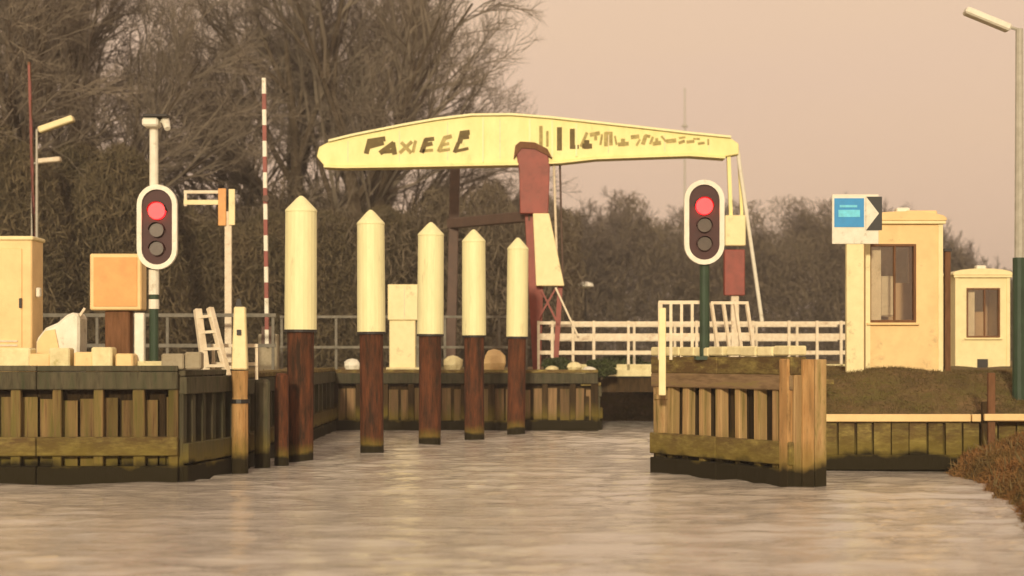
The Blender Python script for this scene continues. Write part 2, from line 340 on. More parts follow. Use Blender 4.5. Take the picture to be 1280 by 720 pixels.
# low wall under the cabin with its pale rail
rw = thing('low_bank_wall', 'low mossy boarded bank wall with a pale rail, below the big cabin', 'bank wall', (5.0, 30.6, 0))
rd = random.Random(21)
me = [MB().box((0, 0, 0), (0.30*f, 0.07, 1.9)).mesh('board', M['moss']) for f in (0.97, 0.9, 0.82)]
for i in range(16): link('board', rd.choice(me), rw, (0.2+i*0.31, 0.03+rd.uniform(0, .03), -0.06+rd.uniform(-.03, .02)))
part('backing_wall', MB().box((2.6, 0.14, -0.1), (5.2, 0.06, 1.9)), 'wood_d', rw)
part('lower_waling', MB().box((2.6, -0.06, 0.17), (5.1, 0.1, 0.26)), 'wood_d', rw, bevel=.01)
for a, b in ((0.15, 2.95), (2.97, 5.0)): part('pale_rail', MB().box(((a+b)/2, -0.07, 0.94), (b-a, 0.11, 0.13)), 'peach', rw, bevel=.012)
part('post', MB().box((3.2, -0.17, 0.35), (0.16, 0.13, 1.75)), 'wood_d', rw, bevel=.01)
# rail continuing over the near bank
rr_ = thing('bank_rail', 'pale horizontal rail on short brown posts above the reeds at the right', 'rail', (9.0-1.3, 30.2, 0))
part('rail', MB().box((2.6, 0, 0.96), (4.4, 0.09, 0.12)), 'peach', rr_, bevel=.012)
for x in (0.55, 2.0, 3.6): part('post', MB().box((x, 0.1, 1.0 if x < 1 else 0.95), (0.12, 0.1, 1.45 if x < 1 else 1.3)), 'brown', rr_, bevel=.01)

# right pier: a free standing guide pier, its end facing right and towards the viewer
A = Vector((2.50, 30.7)); B = Vector((4.40, 27.2)); Lp = (B-A).length
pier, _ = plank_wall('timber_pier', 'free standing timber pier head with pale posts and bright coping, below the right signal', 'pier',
     A, B, 2.0, 8, post='wood_l', plank='wood_d', low='moss', cap='moss', top='moss', seed=31, low_z=(0.32, 0.68), post_w=0.15, coping=0, per_bay=2, planks_in=0.17)  # planks coloured dark to stand in for shaded gaps between the posts
part('lower_cap_beam', MB().box((Lp/2, 0.0, 1.60), (Lp-0.04, 0.22, 0.24)), 'beamw', pier, bevel=.015)
part('deck_slab', MB().box((Lp/2, 0.36, 1.86), (Lp-.03, 0.30, 0.2)), 'beamw', pier, bevel=.01)
n = 9
for i in range(n):
    part('cap_stone', MB().box(((i+0.5)*Lp/n, 0.06, 2.085+rd.uniform(-.01, .012)), (Lp/n-0.03, 0.34, 0.15)), 'stone', pier, rot=(0, 0, rd.uniform(-.02, .02)), bevel=.02)
for i in range(2):
    part('edge_plank', MB().box((0.16, 0.28+i*0.2, 0.40), (0.1, 0.18, 2.6)), 'wood', pier)
# end face turned to the viewer: broad fender posts, sunlight put into their orange colour
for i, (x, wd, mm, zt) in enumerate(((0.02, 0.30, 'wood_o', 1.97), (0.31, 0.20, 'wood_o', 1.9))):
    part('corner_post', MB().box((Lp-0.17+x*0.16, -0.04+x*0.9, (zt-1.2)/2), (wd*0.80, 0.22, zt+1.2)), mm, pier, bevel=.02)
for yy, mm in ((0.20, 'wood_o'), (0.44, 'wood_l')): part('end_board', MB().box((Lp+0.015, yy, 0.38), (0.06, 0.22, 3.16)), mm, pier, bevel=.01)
part('back_wall', MB().box((Lp/2, 0.52, 0.4), (Lp-.1, 0.06, 2.7)), 'wood_d', pier)
# left end pile with rounded, collared head
lp = W(824, 470, 30.9)
q = part('end_pile', MB().lathe([(0.12, -1.2), (0.125, 1.25), (0.15, 1.27), (0.15, 1.34), (0.12, 1.36), (0.13, 1.66), (0.09, 1.76)], 12), 'wood_l', pier, smooth=False)
q.location = Matrix.Rotation(-pier.rotation_euler.z, 3, 'Z') @ (Vector((lp.x-A.x+0.03, lp.y-A.y-0.35, 0)))

# ------------------------------------------------------------------ mooring posts (five in a receding row)
ps = [(375, 1.0, 19.5), (465, 1.093, 17), (537, 1.196, 16), (593, 1.264, 14.5), (645, 1.349, 13)]
D1 = F*EYE/131
lab = ['tallest and nearest white capped mooring post, leftmost of the row', 'second white capped mooring post from the left, between the nearest one and the cream cabinet',
       'middle white capped mooring post of five, just right of the cream cabinet', 'fourth white capped mooring post, second from the right end of the row',
       'smallest farthest white capped mooring post, beside the red bridge tower']
for i, (x, s, hw) in enumerate(ps):
    D = D1*s; X = (x-640)*D/F; top = 2+201*D1/F; wb = 2+34*D1/F; r = hw*D/F*1.0
    t = thing('mooring_post', lab[i], 'mooring post', (X, D, 0), R([8, -5, 12, 3, -9][i]), 'white capped mooring posts')
    t.rotation_euler.x = R([0.3, -0.5, 0.4, 0.2, -0.6][i]); t.rotation_euler.y = R([0.25, -0.4, 0.3, -0.2, 0.5][i])
    part('pile', MB().lathe([(r*0.86, -2.5), (r*0.86, wb+0.01)], 18), 'rusty', t)
    k = r*1.04
    # the sleeve is a slightly tapering round casing ending in a peaked head
    part('white_sleeve', MB().lathe([(k, wb), (k*0.97, top-0.32), (k*1.0, top-0.30), (k*0.98, top-0.27), (k*0.30, top-0.05), (0.03, top)], 24), 'pale', t)
    part('sleeve_band', MB().lathe([(k+0.006, wb-0.05), (k+0.006, wb-0.002)], 24), 'dark', t)

# ------------------------------------------------------------------ pile cluster and things at the end of the left wall
c = W(300, 465, 30.3)
t = thing('fender_pile', 'sunlit orange timber pile with a dark iron ring, topped by a yellow post', 'pile', (c.x, c.y, 0))
part('pile', MB().lathe([(0.15, -2), (0.14, 1.26), (0.13, 1.30), (0.145, 1.76)], 12), 'wood_o', t)
part('iron_ring', MB().lathe([(0.165, 1.20), (0.165, 1.27)], 12), 'black', t)
yp = part('yellow_post', MB().box((0, 0, 2.32), (0.27, 0.2, 1.08), taper=0.72), 'cream', t, bevel=.02)
part('knob', MB().box((0, -0.115, 2.42), (0.07, 0.04, 0.09)), 'dark', yp)
part('tip', MB().box((-0.02, 0, 2.93), (0.11, 0.08, 0.14), taper=0.5), 'dark', yp)
for i, (x, D, z, r, l) in enumerate(((328, 31.6, 1.6, 0.14, 'dark green wet timber pile just right of the orange pile'), (352, 32.4, 1.7, 0.13, 'dark brown timber pile close behind the nearest white capped post'))):
    c = W(x, 470, D); t = thing('dark_pile', l, 'pile', (c.x, c.y, 0))
    part('shaft', MB().lathe([(r*1.05, -2), (r, z-0.06), (r*0.7, z)], 12), 'wood_g' if i == 0 else 'rusty', t)

# ------------------------------------------------------------------ the drawbridge
DB = 50.0
def bx(x): return (x-640)*DB/F
def bz(y): return EYE+(HOR-y)*DB/F
br = thing('drawbridge', 'cream and red drawbridge with one long lettered balance beam over the canal', 'drawbridge', (bx(668), DB, 0))
ox = bx(668)
def bpoly(pts): return [(bx(x)-ox, bz(y)) for x, y in pts]
top = [(400, 185), (412, 179), (440, 172), (470, 166), (505, 159), (545, 152), (590, 146.5), (640, 146), (690, 150), (745, 156), (800, 162), (860, 169), (912, 174), (922, 181)]
bot = [(922, 194), (905, 197), (860, 194), (800, 196), (745, 198), (700, 203), (660, 205), (600, 206), (500, 208), (430, 209), (406, 208), (397, 197)]
bm_ = part('balance_beam', MB().prism(bpoly((top+bot)[::-1]), -0.26, 0.26), 'beam', br, bevel=0.02)
def strip(pts, th, y0, y1, mname, nm, up=True, lab=None):
    mb = MB()
    pp = bpoly(pts)
    for (x0, z0), (x1, z1) in zip(pp[:-1], pp[1:]):
        mb.add([(x0, y0, z0), (x1, y0, z1), (x1, y0, z1+th), (x0, y0, z0+th), (x0, y1, z0), (x1, y1, z1), (x1, y1, z1+th), (x0, y1, z0+th)],
               [(0, 1, 2, 3), (7, 6, 5, 4), (0, 4, 5, 1), (3, 2, 6, 7), (0, 3, 7, 4), (1, 5, 6, 2)])
    return part(nm, mb, mname, bm_)
strip(top[1:-1], 0.06, -0.36, 0.36, 'pale', 'top_flange')
strip([(x, y) for x, y in bot[1:-1]][::-1], -0.06, -0.34, 0.34, 'beam', 'bottom_flange')
for x, y0, y1 in ((662, 150, 200), (690, 152, 198), (720, 155, 197), (604, 148, 204)):
    p0 = bpoly([(x, y0)])[0]; p1 = bpoly([(x, y1)])[0]
    part('stiffener', MB().box((p0[0], -0.285, (p0[1]+p1[1])/2), (0.05, 0.05, p0[1]-p1[1])), 'pale', bm_)
for x, ya, yb in ((436, 178, 204), (500, 165, 203), (560, 154, 202), (625, 151, 200), (760, 162, 193), (830, 169, 191), (885, 174, 192)):
    p0 = bpoly([(x, ya)])[0]; p1 = bpoly([(x, yb)])[0]
    part('plate_seam', MB().box((p0[0], -0.262, (p0[1]+p1[1])/2), (0.018, 0.008, p0[1]-p1[1])), 'rail', bm_)
# painted marks: strokes given in photo pixels, a few mm proud of the web
def strokes(lst, m, y=-0.268, fat=1.25):
    groups = []
    for st in sorted(lst, key=lambda q: min(q[0], q[2])):
        lo = min(st[0], st[2])-st[4]/2; hi = max(st[0], st[2])+st[4]/2
        if groups and lo < groups[-1][1]: groups[-1][0].append(st); groups[-1][1] = max(groups[-1][1], hi)
        else: groups.append([[st], hi])
    for grp, _ in groups:
        mb = MB()
        for k, (x0, y0, x1, y1, wd) in enumerate(grp):
            a = bpoly([(x0, y0)])[0]; b = bpoly([(x1, y1)])[0]; ww = wd*fat*DB/F/2
            d = Vector((b[0]-a[0], b[1]-a[1])); d.normalize(); nn = Vector((-d.y, d.x))*ww; d = d*ww*0.5
            po = [(a[0]-d.x+nn.x, a[1]-d.y+nn.y), (a[0]-d.x-nn.x, a[1]-d.y-nn.y), (b[0]+d.x-nn.x, b[1]+d.y-nn.y), (b[0]+d.x+nn.x, b[1]+d.y+nn.y)]
            yy = y-0.0007*k
            mb.prism(po, yy, yy+0.003)
        part('letter', mb, m, bm_)
left_dark = [(459, 192, 463, 177, 5), (462, 178, 481, 175, 5), (464, 184, 479, 180, 5),
             (477, 192, 492, 181, 5), (492, 181, 494, 193, 5), (480, 191, 494, 190, 4),
             (528, 191, 533, 177, 5), (533, 176, 542, 175, 4), (531, 183, 540, 181, 4), 
             (569, 191, 573, 181, 4), (575, 179, 578, 167, 5), (578, 168, 586, 167, 5), (577, 173, 585, 172, 5), (572, 190, 585, 187, 3)]
left_faint = [(501, 192, 515, 179, 3.5), (503, 180, 514, 192, 3.5), (517, 191, 520, 178, 3), (530, 190, 541, 189, 3),
              (549, 190, 556, 175, 4), (556, 174, 564, 172, 4), (552, 183, 561, 181, 3), (550, 190, 562, 188, 3)]
right_dark = [(699, 162, 699, 188, 5), (715, 164, 715, 186, 5), (715, 185, 722, 185, 4), (729, 184, 738, 184, 5), (733, 178, 733, 186, 5)]
right_faint = [(676, 160, 676, 187, 3.5), (684, 184, 684, 166, 2.5), (726, 184, 733, 168, 3), (738, 170, 748, 168, 4), (744, 168, 744, 176, 3), (757, 168, 757, 183, 4), (763, 168, 763, 182, 3.5), (757, 168, 764, 168, 3),
               (773, 182, 784, 181, 4), (778, 176, 778, 183, 4), (789, 173, 797, 172, 4), (803, 181, 806, 172, 4), (806, 171, 811, 172, 3), (816, 181, 824, 180, 4), (820, 175, 820, 181, 3),
               (833, 178, 843, 177, 4), (848, 180, 854, 178, 3), (858, 179, 866, 178, 3), (872, 181, 879, 180, 2.5), (884, 182, 884, 176, 2), (848, 174, 855, 173, 2), (866, 175, 873, 175, 2), (750, 182, 752, 170, 2.2), (768, 172, 770, 182, 2), (795, 183, 799, 176, 2.2), (826, 172, 831, 178, 2), (812, 181, 815, 173, 2.5)]
strokes(left_dark, 'letter'); strokes(left_faint, 'letter_f')
strokes(right_dark, 'letter'); strokes(right_faint, 'letter_f')
# tower: near column, far column, cross brace
near = part('tower_column', MB().prism(bpoly([(650, 268), (685, 268), (687, 210), (684, 190), (668, 182), (648, 182), (645, 192), (649, 215)][:]), -0.35, 0.15), 'red', br, bevel=.02)
part('saddle', MB().prism(bpoly([(642, 200), (644, 184), (650, 179), (668, 180), (684, 188), (690, 200), (684, 196), (668, 188), (652, 187)][::-1][::1]), -0.40, 0.2), 'brown', near)
pn = part('wedge_cover', MB().prism(bpoly([(670, 358), (705, 358), (686, 268), (666, 268)]), -0.42, -0.05), 'cream', near, bevel=.015)
lg = MB()
part('tower_leg', MB().prism(bpoly([(666, 462), (676, 462), (682, 268), (656, 268)]), -0.04, 0.16), 'red', br, bevel=.01)
part('tower_leg', MB().bar((bx(700)-ox, -0.1, bz(358)), (bx(694)-ox, -0.1, 1.6), 0.14, 0.14), 'red', br)
part('leg_brace', MB().bar((bx(672)-ox, -0.22, bz(400)), (bx(695)-ox, -0.22, bz(360)), 0.10, 0.05), 'red', br)
part('leg_brace', MB().bar((bx(676)-ox, -0.28, bz(362)), (bx(697)-ox, -0.28, bz(405)), 0.08, 0.05), 'red', br)
part('leg_brace', MB().bar((bx(694)-ox, -0.34, bz(360)), (bx(722)-ox, -0.34, bz(420)), 0.08, 0.05), 'rail', br)
s4 = 54.2/DB
fx = (563-640)*54.2/F-ox
part('tower_column', MB().bar((fx, 4.2, 1.5), (fx+0.15, 4.2, 7.9), 0.36, 0.3), 'oxide', br, bevel=.02)
part('tower_crossbeam', MB().bar((fx, 4.2, 6.1), (-0.05, 0.0, 6.0), 0.26, 0.3), 'oxide', br, bevel=.02)
part('tower_rod', MB().tube((bx(692)-ox, -0.1, bz(200)), (bx(697)-ox, -0.1, bz(360)), 0.035), 'rail', br)
part('tower_rod', MB().tube((bx(700)-ox, 0.2, bz(200)), (bx(704)-ox, 0.2, bz(360)), 0.03), 'oxide', br)
# hanger at the beam tip
part('hanger_bar', MB().bar((bx(910)-ox, -0.1, bz(194)), (bx(913)-ox, -0.1, bz(272)), 0.15, 0.1), 'beam', br)
part('hanger_rod', MB().tube((bx(921)-ox, -0.1, bz(186)), (bx(952)-ox, -0.1, bz(402)), 0.055, 0.055), 'white', br)
hb = part('hanger_box', MB().box((bx(917.5)-ox, -0.15, bz(289)), (0.58, 0.36, 0.86)), 'cream', br, bevel=.02)
part('hanger_bar', MB().bar((bx(924)-ox, 0.1, bz(192)), (bx(928)-ox, 0.1, bz(274)), 0.08, 0.08), 'beam', br)
part('lower_box', MB().box((bx(917)-ox, -0.1, bz(341)), (0.58, 0.30, 1.30)), 'red', br, bevel=.02)
part('hanger_foot', MB().box((bx(918)-ox, -0.05, bz(420)), (0.22, 0.2, 2.4)), 'rail', br, bevel=.01)
# deck and its two railings
dk = part('deck', MB().box(((bx(655)+bx(1070))/2-ox, 2.1, 1.52), (bx(1070)-bx(655), 4.4, 0.22)), 'asphalt', br)
part('edge_girder', MB().box(((bx(680)+bx(1070))/2-ox, -0.16, 1.62), (bx(1070)-bx(680), 0.10, 0.34)), 'stone', dk)
part('main_girder', MB().box(((bx(680)+bx(1070))/2-ox, 0.05, 1.22), (bx(1070)-bx(680), 0.16, 0.44)), 'wood_d', dk)
def railing(root, x0, x1, y, z0, posts, nm='rail'):
    for z, hh, dd in ((z0+1.34, 0.085, 0.07), (z0+0.95, 0.18, 0.05), (z0+0.50, 0.11, 0.05)):
        part(nm, MB().box(((x0+x1)/2, y, z), (x1-x0, dd, hh)), 'rail', root)
    pm = MB().box((0, 0, 0.70), (0.075, 0.08, 1.40)).mesh('railing_post', M['rail'])
    for x in posts: link('railing_post', pm, root, (x, y-0.07, z0))
rl = thing('bridge_railing', 'pale near railing along the bridge deck, in front of the woods', 'railing', (0, DB-0.1, 0))
railing(rl, bx(672), bx(1056), 0, 1.62, [bx(x) for x in (673, 690, 716, 742, 785, 826, 870, 915, 940, 985, 1020, 1050)])
rl2 = thing('bridge_railing', 'far side railing of the bridge deck, seen through the near one', 'railing', (0, DB+4.1, 0))
railing(rl2, bx(690), bx(1080), 0, 1.62, [bx(x) for x in range(695, 1080, 55)])
# small pale lamp on a thin pole among the trees
c = W(732, 358, 75); t = thing('garden_lamp', 'tiny pale lamp head on a thin dark pole right of the red tower', 'lamp', (c.x, c.y, 1.5))
part('pole', MB().tube((0, 0, 0), (0, 0, c.z-1.5), 0.03), 'dark', t)
part('lamp_head', MB().lathe([(0.10, c.z-1.6), (0.36, c.z-1.5), (0.30, c.z-1.36), (0.08, c.z-1.3)], 10), 'white', t)

# ------------------------------------------------------------------ ship signals
def capsule(w_, h_, n=12):
    r = w_/2; pts = []
    for k in range(n+1):
        a = math.pi*k/n; pts.append((r*math.cos(a), h_/2-r+r*math.sin(a)))
    for k in range(n+1):
        a = math.pi+math.pi*k/n; pts.append((r*math.cos(a), -h_/2+r+r*math.sin(a)))
    return pts
def signal(label, x, y, D, zbase, with_camera):
    c = W(x, y, D); k = D/F
    t = thing('ship_signal', label, 'signal light', (c.x, D, zbase), 0, 'ship signals with red lights')
    zc = c.z-zbase; w_, h_ = 50*k, 106*k
    pts = capsule(w_, h_); outer = [(a, b+zc) for a, b in pts]; inner = [(a, b+zc) for a, b in capsule(w_-12*k, h_-12*k)]
    bd = part('signal_board', MB().prism([(a*0.98, (b-zc)*0.98+zc) for a, b in outer], -0.02, 0.03), 'maroon', t)
    n = len(outer); mb = MB(); vs = []
    for yy in (-0.07, 0.035):
        vs += [(a, yy, b) for a, b in outer]+[(a, yy, b) for a, b in inner]
    fs = []
    for i in range(n):
        j = (i+1) % n
        fs += [(i, j, n+j, n+i), (2*n+j, 2*n+i, 3*n+i, 3*n+j), (j, i, 2*n+i, 2*n+j), (n+i, n+j, 3*n+j, 3*n+i)]
    mb.add(vs, fs); part('white_rim', mb, 'white', t)
    for dz, lit in ((20, True), (-4, False), (-27, False)):
        r = (10.8 if lit else 9.0)*k
        hs = part('lamp', MB().tube((0, -0.02, zc+dz*k), (0, -0.10, zc+dz*k), r, r*0.97, 18), 'lit' if lit else 'lens', t, label='glowing red lamp' if lit else 'unlit dark lamp')
        vz = MB()
        for a in range(10):
            a0 = math.pi*(a/10); a1 = math.pi*((a+1)/10); rr2 = r*1.12
            P = [(rr2*math.cos(a0), zc+dz*k+rr2*math.sin(a0)), (rr2*math.cos(a1), zc+dz*k+rr2*math.sin(a1))]
            vz.add([(P[0][0], -0.02, P[0][1]), (P[1][0], -0.02, P[1][1]), (P[1][0], -0.17, P[1][1]), (P[0][0], -0.17, P[0][1])], [(0, 1, 2, 3)])
        vo = part('visor', vz, 'maroon', hs); so2 = vo.modifiers.new('thickness', 'SOLIDIFY'); so2.thickness = 0.008
    return t, zc, k
t, zc, k = signal('left ship signal on a white pole with a camera on top, red lamp glowing', 197, 284, 28.6, 1.7, True)
xo = -6*k
part('pole', MB().tube((xo, 0.09, 0), (xo, 0.09, zc-20*k), 0.075, 0.075, 12), 'green', t)
part('upper_pole', MB().tube((xo, 0.09, zc-20*k), (xo, 0.09, zc+125*k), 0.075, 0.07, 12), 'white', t)
for y0, y1 in ((337, 368), (374, 386)):
    z0 = W(0, y1, 28.6).z-1.7; z1 = W(0, y0, 28.6).z-1.7
    part('white_band', MB().tube((xo, 0.09, z0), (xo, 0.09, z1), 0.085, 0.085, 12), 'white', t)
part('base_plate', MB().box((xo, 0.09, 0.06), (0.4, 0.36, 0.12)), 'stone', t, bevel=.01)
cz = zc+(284-152)*k
cmh = part('camera_housing', MB().box((xo-0.02, 0.02, cz-0.02), (0.26, 0.34, 0.14)), 'white', t, bevel=.03)
part('camera_hood', MB().box((xo+0.07, 0.0, cz+0.08), (0.40, 0.36, 0.045)), 'dark', cmh, bevel=.01)
part('side_lamp', MB().tube((xo+0.20, 0.0, cz+0.03), (xo+0.26, -0.1, cz-0.13), 0.07, 0.05, 10), 'white', cmh)
part('side_arm', MB().bar((xo+0.08, 0.05, cz+0.0), (xo+0.22, 0.05, cz+0.04), 0.05, 0.05), 'white', cmh)
t, zc, k = signal('right ship signal above the timber pier head, red lamp glowing', 880, 278, 29.2, 1.95, False)
part('pole', MB().tube((0.02, 0.09, 0), (0.02, 0.09, zc-20*k), 0.085, 0.08, 12), 'green', t)
part('base_plate', MB().box((0.02, 0.09, 0.03), (0.32, 0.3, 0.06)), 'green', t)

# ------------------------------------------------------------------ railings on the pier head
D = 29.9; k = D/F
c = W(852, 440, D)
t = thing('pier_gate', 'tall pale barred gate on the left end of the timber pier head', 'gate', (c.x, D, 1.95), R(-6))
zt = W(0, 378, D).z-1.95
for z in (zt, 0.42): part('frame_rail', MB().box((0.0, 0, z), (0.78, 0.045, 0.06)), 'rail', t)
for i, x in enumerate((-0.36, -0.18, 0.0, 0.18, 0.35)): part('bar', MB().box((x, -0.03, zt/2), (0.05 if 0 < i < 4 else 0.075, 0.045, zt)), 'rail', t)
part('stanchion', MB().box((-0.26-0.06, -0.25, zt/2-0.35), (0.12, 0.10, zt+0.5)), 'cream', t, bevel=.01)
c = W(916, 440, D)
t = thing('pier_steps', 'leaning pale ladder rails on the pier head, right of the signal pole', 'ladder', (c.x, D, 1.95), R(-4))
for x in (-0.30, -0.10, 0.10, 0.30): part('slanted_bar', MB().bar((x+0.07, 0, 0), (x-0.05, 0.25, zt), 0.05, 0.05), 'rail', t)
part('frame_rail', MB().bar((-0.36, 0.25, zt), (0.28, 0.25, zt), 0.06, 0.05), 'rail', t)
part('frame_rail', MB().bar((-0.30, 0.12, zt*0.45), (0.36, 0.12, zt*0.45), 0.04, 0.05), 'rail', t)

# ------------------------------------------------------------------ objects on the left wall
c = W(10, 440, 29.2)
t = thing('control_cabinet', 'large cream cabinet standing at the left edge of the photo', 'cabinet', (W(4, 0, 29.2).x, 29.4, 1.6))
wd = 78*29.2/F; hz = W(0, 300, 29.2).z-1.6
part('housing', MB().box((0, 0, hz/2+0.05), (wd, 0.7, hz-0.1)), 'peach', t, bevel=.02)
part('lid', MB().box((0, 0, hz+0.02), (wd+0.06, 0.78, 0.07)), 'cream', t, bevel=.02)
part('door', MB().box((-0.05, -0.36, hz/2), (wd-0.22, 0.03, hz-0.3)), 'peach', t, bevel=.01)
part('plinth', MB().box((0, 0, 0.06), (wd-0.06, 0.66, 0.14)), 'stone', t)
for zz in (0.25, 0.32, 0.39, 0.46): part('louvre', MB().box((0.12, -0.385, zz+0.2), (0.34, 0.02, 0.03)), 'rail', t)
part('handle', MB().box((0.34, -0.39, hz*0.55), (0.04, 0.04, 0.16)), 'dark', t)
for zz in (0.3, 0.75): part('hinge', MB().box((-0.42, -0.385, hz*zz), (0.04, 0.02, 0.09)), 'dark', t)
part('wall_lamp', MB().box((wd/2+0.04, -0.1, hz*0.63), (0.08, 0.12, 0.16)), 'white', t, bevel=.02)
t = thing('orange_sign_box', 'square orange box mounted on a thick brown post, left of the signal', 'sign', (W(148, 0, 29).x, 29, 1.6))
k = 29/F; z0 = W(0, 388, 29).z-1.6; z1 = W(0, 318, 29).z-1.6
part('post', MB().box((0, 0.06, z0/2), (31*k, 0.3, z0)), 'brown', t, bevel=.02)
bxx = part('box', MB().box((0, 0, (z0+z1)/2), (64*k, 0.42, z1-z0)), 'peach', t, bevel=.02)
part('front_panel', MB().box((0, -0.215, (z0+z1)/2), (54*k, 0.02, z1-z0-0.12)), 'orange', bxx, bevel=.006)
# tarpaulin-like pale wedge
D = 29.0; X0 = W(78, 0, D).x
t = thing('pale_hatch_cover', 'pale slanting wedge shaped cover between the cream cabinet and the orange box', 'cover', (X0, D, 1.6))
pl = [((x-78)*D/F, EYE+(HOR-y)*D/F-1.6) for x, y in ((50, 470), (102, 470), (104, 428), (104, 396), (98, 390), (88, 394), (76, 404), (62, 410), (50, 425))]
pw = part('cover_shell', MB().prism(pl, -0.25, 0.3), 'white', t, bevel=.04)
part('side_flap', MB().prism([((x-78)*D/F, EYE+(HOR-y)*D/F-1.6) for x, y in ((52, 468), (70, 468), (80, 440), (74, 412), (62, 414), (52, 428))], -0.29, -0.255), 'peach', t)
part('handle', MB().bar((22*D/F, -0.1, pl[3][1]-0.02), (30*D/F, -0.1, pl[3][1]+0.14), 0.04, 0.04), 'rail', t)
# low pale stones along the edge
tops = [(22, 435, 40, 0), (52, 442, 30, 1), (77, 435, 26, 0), (107, 440, 24, 1), (130, 434, 26, 0), (158, 442, 22, 1), (218, 442, 28, 2), (243, 440, 20, 2)]
names = ['pale kerb block at the foot of the cream cabinet', 'orange tinted kerb block left of the pale wedge cover', 'pale kerb block in front of the pale wedge cover', 'kerb block just left of the brown post',
         'pale kerb block in front of the brown post', 'kerb block between the brown post and the white post', 'grey kerb block right of the left signal pole', 'small grey kerb block beside the leaning ladder']
for (x, y, wd, s), nm in zip(tops, names):
    D = 28.25; k = D/F; z1 = W(0, y, D).z
    o = link('kerb_block', MB().box((0, 0, (z1-1.80)/2), (wd*k, 0.34, z1-1.80)).mesh('kerb_block', M[['stone', 'peach', 'conc'][s]]), None, (W(x, 0, D).x, D, 1.80), (0, 0, rd.uniform(-.05, .05)), 0.025)
    tag(o, nm, 'block', 'kerb blocks on the left wall')
t = thing('white_bollard', 'slim white post standing between the orange box and the left signal pole', 'bollard', (W(175, 0, 28.5).x, 28.5, 1.8))
part('shaft', MB().box((0, 0, 0.45), (0.16, 0.14, 0.92)), 'white', t, bevel=.015)
part('foot', MB().box((0.16, 0, 0.06), (0.46, 0.3, 0.14)), 'stone', t, bevel=.01)
# leaning pale ladder
D = 30.2; k = D/F
t = thing('leaning_ladder', 'pale leaning timber ladder left of the yellow post', 'ladder', (W(262, 0, D).x, D, 1.65))
def lz(y): return EYE+(HOR-y)*k-1.65
def lx(x): return (x-262)*k
part('stile', MB().bar((lx(258), 0, lz(470)), (lx(243), 0.3, lz(386)), 0.13, 0.10), 'rail', t, bevel=.01)
part('stile', MB().bar((lx(284), 0.05, lz(470)), (lx(258), 0.35, lz(384)), 0.11, 0.10), 'rail', t, bevel=.01)
for f in (0.15, 0.4, 0.65, 0.88):
    part('rung', MB().bar((lx(258-15*f), 0.3*f-0.04, lz(470-84*f)), (lx(284-26*f), 0.05+0.3*f-0.04, lz(470-86*f)), 0.06, 0.05), 'rail', t)
D = 30.9; t = thing('pink_hand_rail', 'weathered pinkish hand rail behind the yellow post', 'railing', (W(292, 0, D).x, D, 1.6))
k = D/F
for y in (432, 455): part('rail', MB().box((0.02, 0, EYE+(HOR-y)*k-1.6), (58*k, 0.05, 0.06)), 'rail', t)
for x in (-0.36, 0.0, 0.4): part('railing_post', MB().box((x, 0.03, 0.28), (0.05, 0.05, 0.56)), 'rail', t)

# ------------------------------------------------------------------ things on the far left bank
def stripes(root, x0, z0, x1, z1, n, w_, m1='white', m2='red', y=0):
    for i in range(n):
        a, b = i/n, (i+1)/n
        part('red_band' if i % 2 else 'white_band', MB().bar((x0+(x1-x0)*a, y, z0+(z1-z0)*a), (x0+(x1-x0)*b-0.0, y, z0+(z1-z0)*b-0.002), w_, w_*0.7), m2 if i % 2 else m1, root)
D = 46.5; k = D/F
t = thing('barrier', 'raised red and white barrier boom left of the nearest mooring post', 'barrier', (W(336, 0, D).x, D, 1.55))
part('boom_base', MB().box((0, 0.0, 0.5), (0.5, 0.45, 1.1)), 'conc', t, bevel=.03)
part('counterweight', MB().box((0.02, -0.28, 1.0), (0.34, 0.12, 0.5)), 'oxide', t, bevel=.02)
boom = part('boom', MB().bar((0, -0.3, 0.7), (-4*k, -0.3, EYE+(HOR-102)*k-1.55-0.03), 0.10, 0.06), 'red', t)
stripes(boom, 0, 0.75, -4*k, EYE+(HOR-100)*k-1.55, 17, 0.14, y=-0.3)
part('boom_lamp', MB().tube((-0.02, -0.42, 4.6), (-0.02, -0.36, 4.6), 0.09), 'oxide', boom)
t = thing('barrier', 'second raised orange and white barrier boom half hidden in the trees at far left', 'barrier', (W(50, 0, 52).x, 52, 1.5))
k = 52/F
part('boom_base', MB().box((0, 0, 0.5), (0.5, 0.5, 1.1)), 'conc', t, bevel=.03)
bm2 = part('boom', MB().bar((0, -0.3, 0.7), (-10*k, -0.3, EYE+(HOR-82)*k-1.53), 0.10, 0.06), 'red', t)
stripes(bm2, 0, 0.8, -10*k, EYE+(HOR-80)*k-1.5, 15, 0.10, y=-0.3, m1='brown')
# street lamps, far left
def lamp(label, x, D, ytop, head, m='cream', group='street lamps', zb=1.55, arm_up=0.0, pole='oxide', r=0.07):
    k = D/F; t = thing('street_lamp', label, 'street lamp', (W(x, 0, D).x, D, zb), 0, group)
    zt = EYE+(HOR-ytop)*k-zb
    part('pole', MB().tube((0, 0, 0), (0, 0, zt), r*1.2, r*0.8, 10), pole, t, smooth=False)
    (xa, ya, xb, yb, th) = head
    a = Vector(((xa-x)*k, 0, EYE+(HOR-ya)*k-zb)); b = Vector(((xb-x)*k, 0, EYE+(HOR-yb)*k-zb))
    part('arm', MB().tube((0, 0, zt-0.02), (a*0.7+b*0.3), 0.03, 0.03, 6), pole, t)
    h = part('luminaire', MB().bar(a, b, 0.28, th*k), m, t, bevel=.03)
    return t
lamp('street lamp with a cream head tilting up to the right, among the far left trees', 46, 49, 162, (49, 163, 92, 148, 8), r=.04, pole='lampgrey')
lamp('lower small street lamp head in the trees at far left, below the tilted one', 40, 56, 204, (46, 202, 76, 199, 6), m='rail', r=.035, pole='lampgrey')
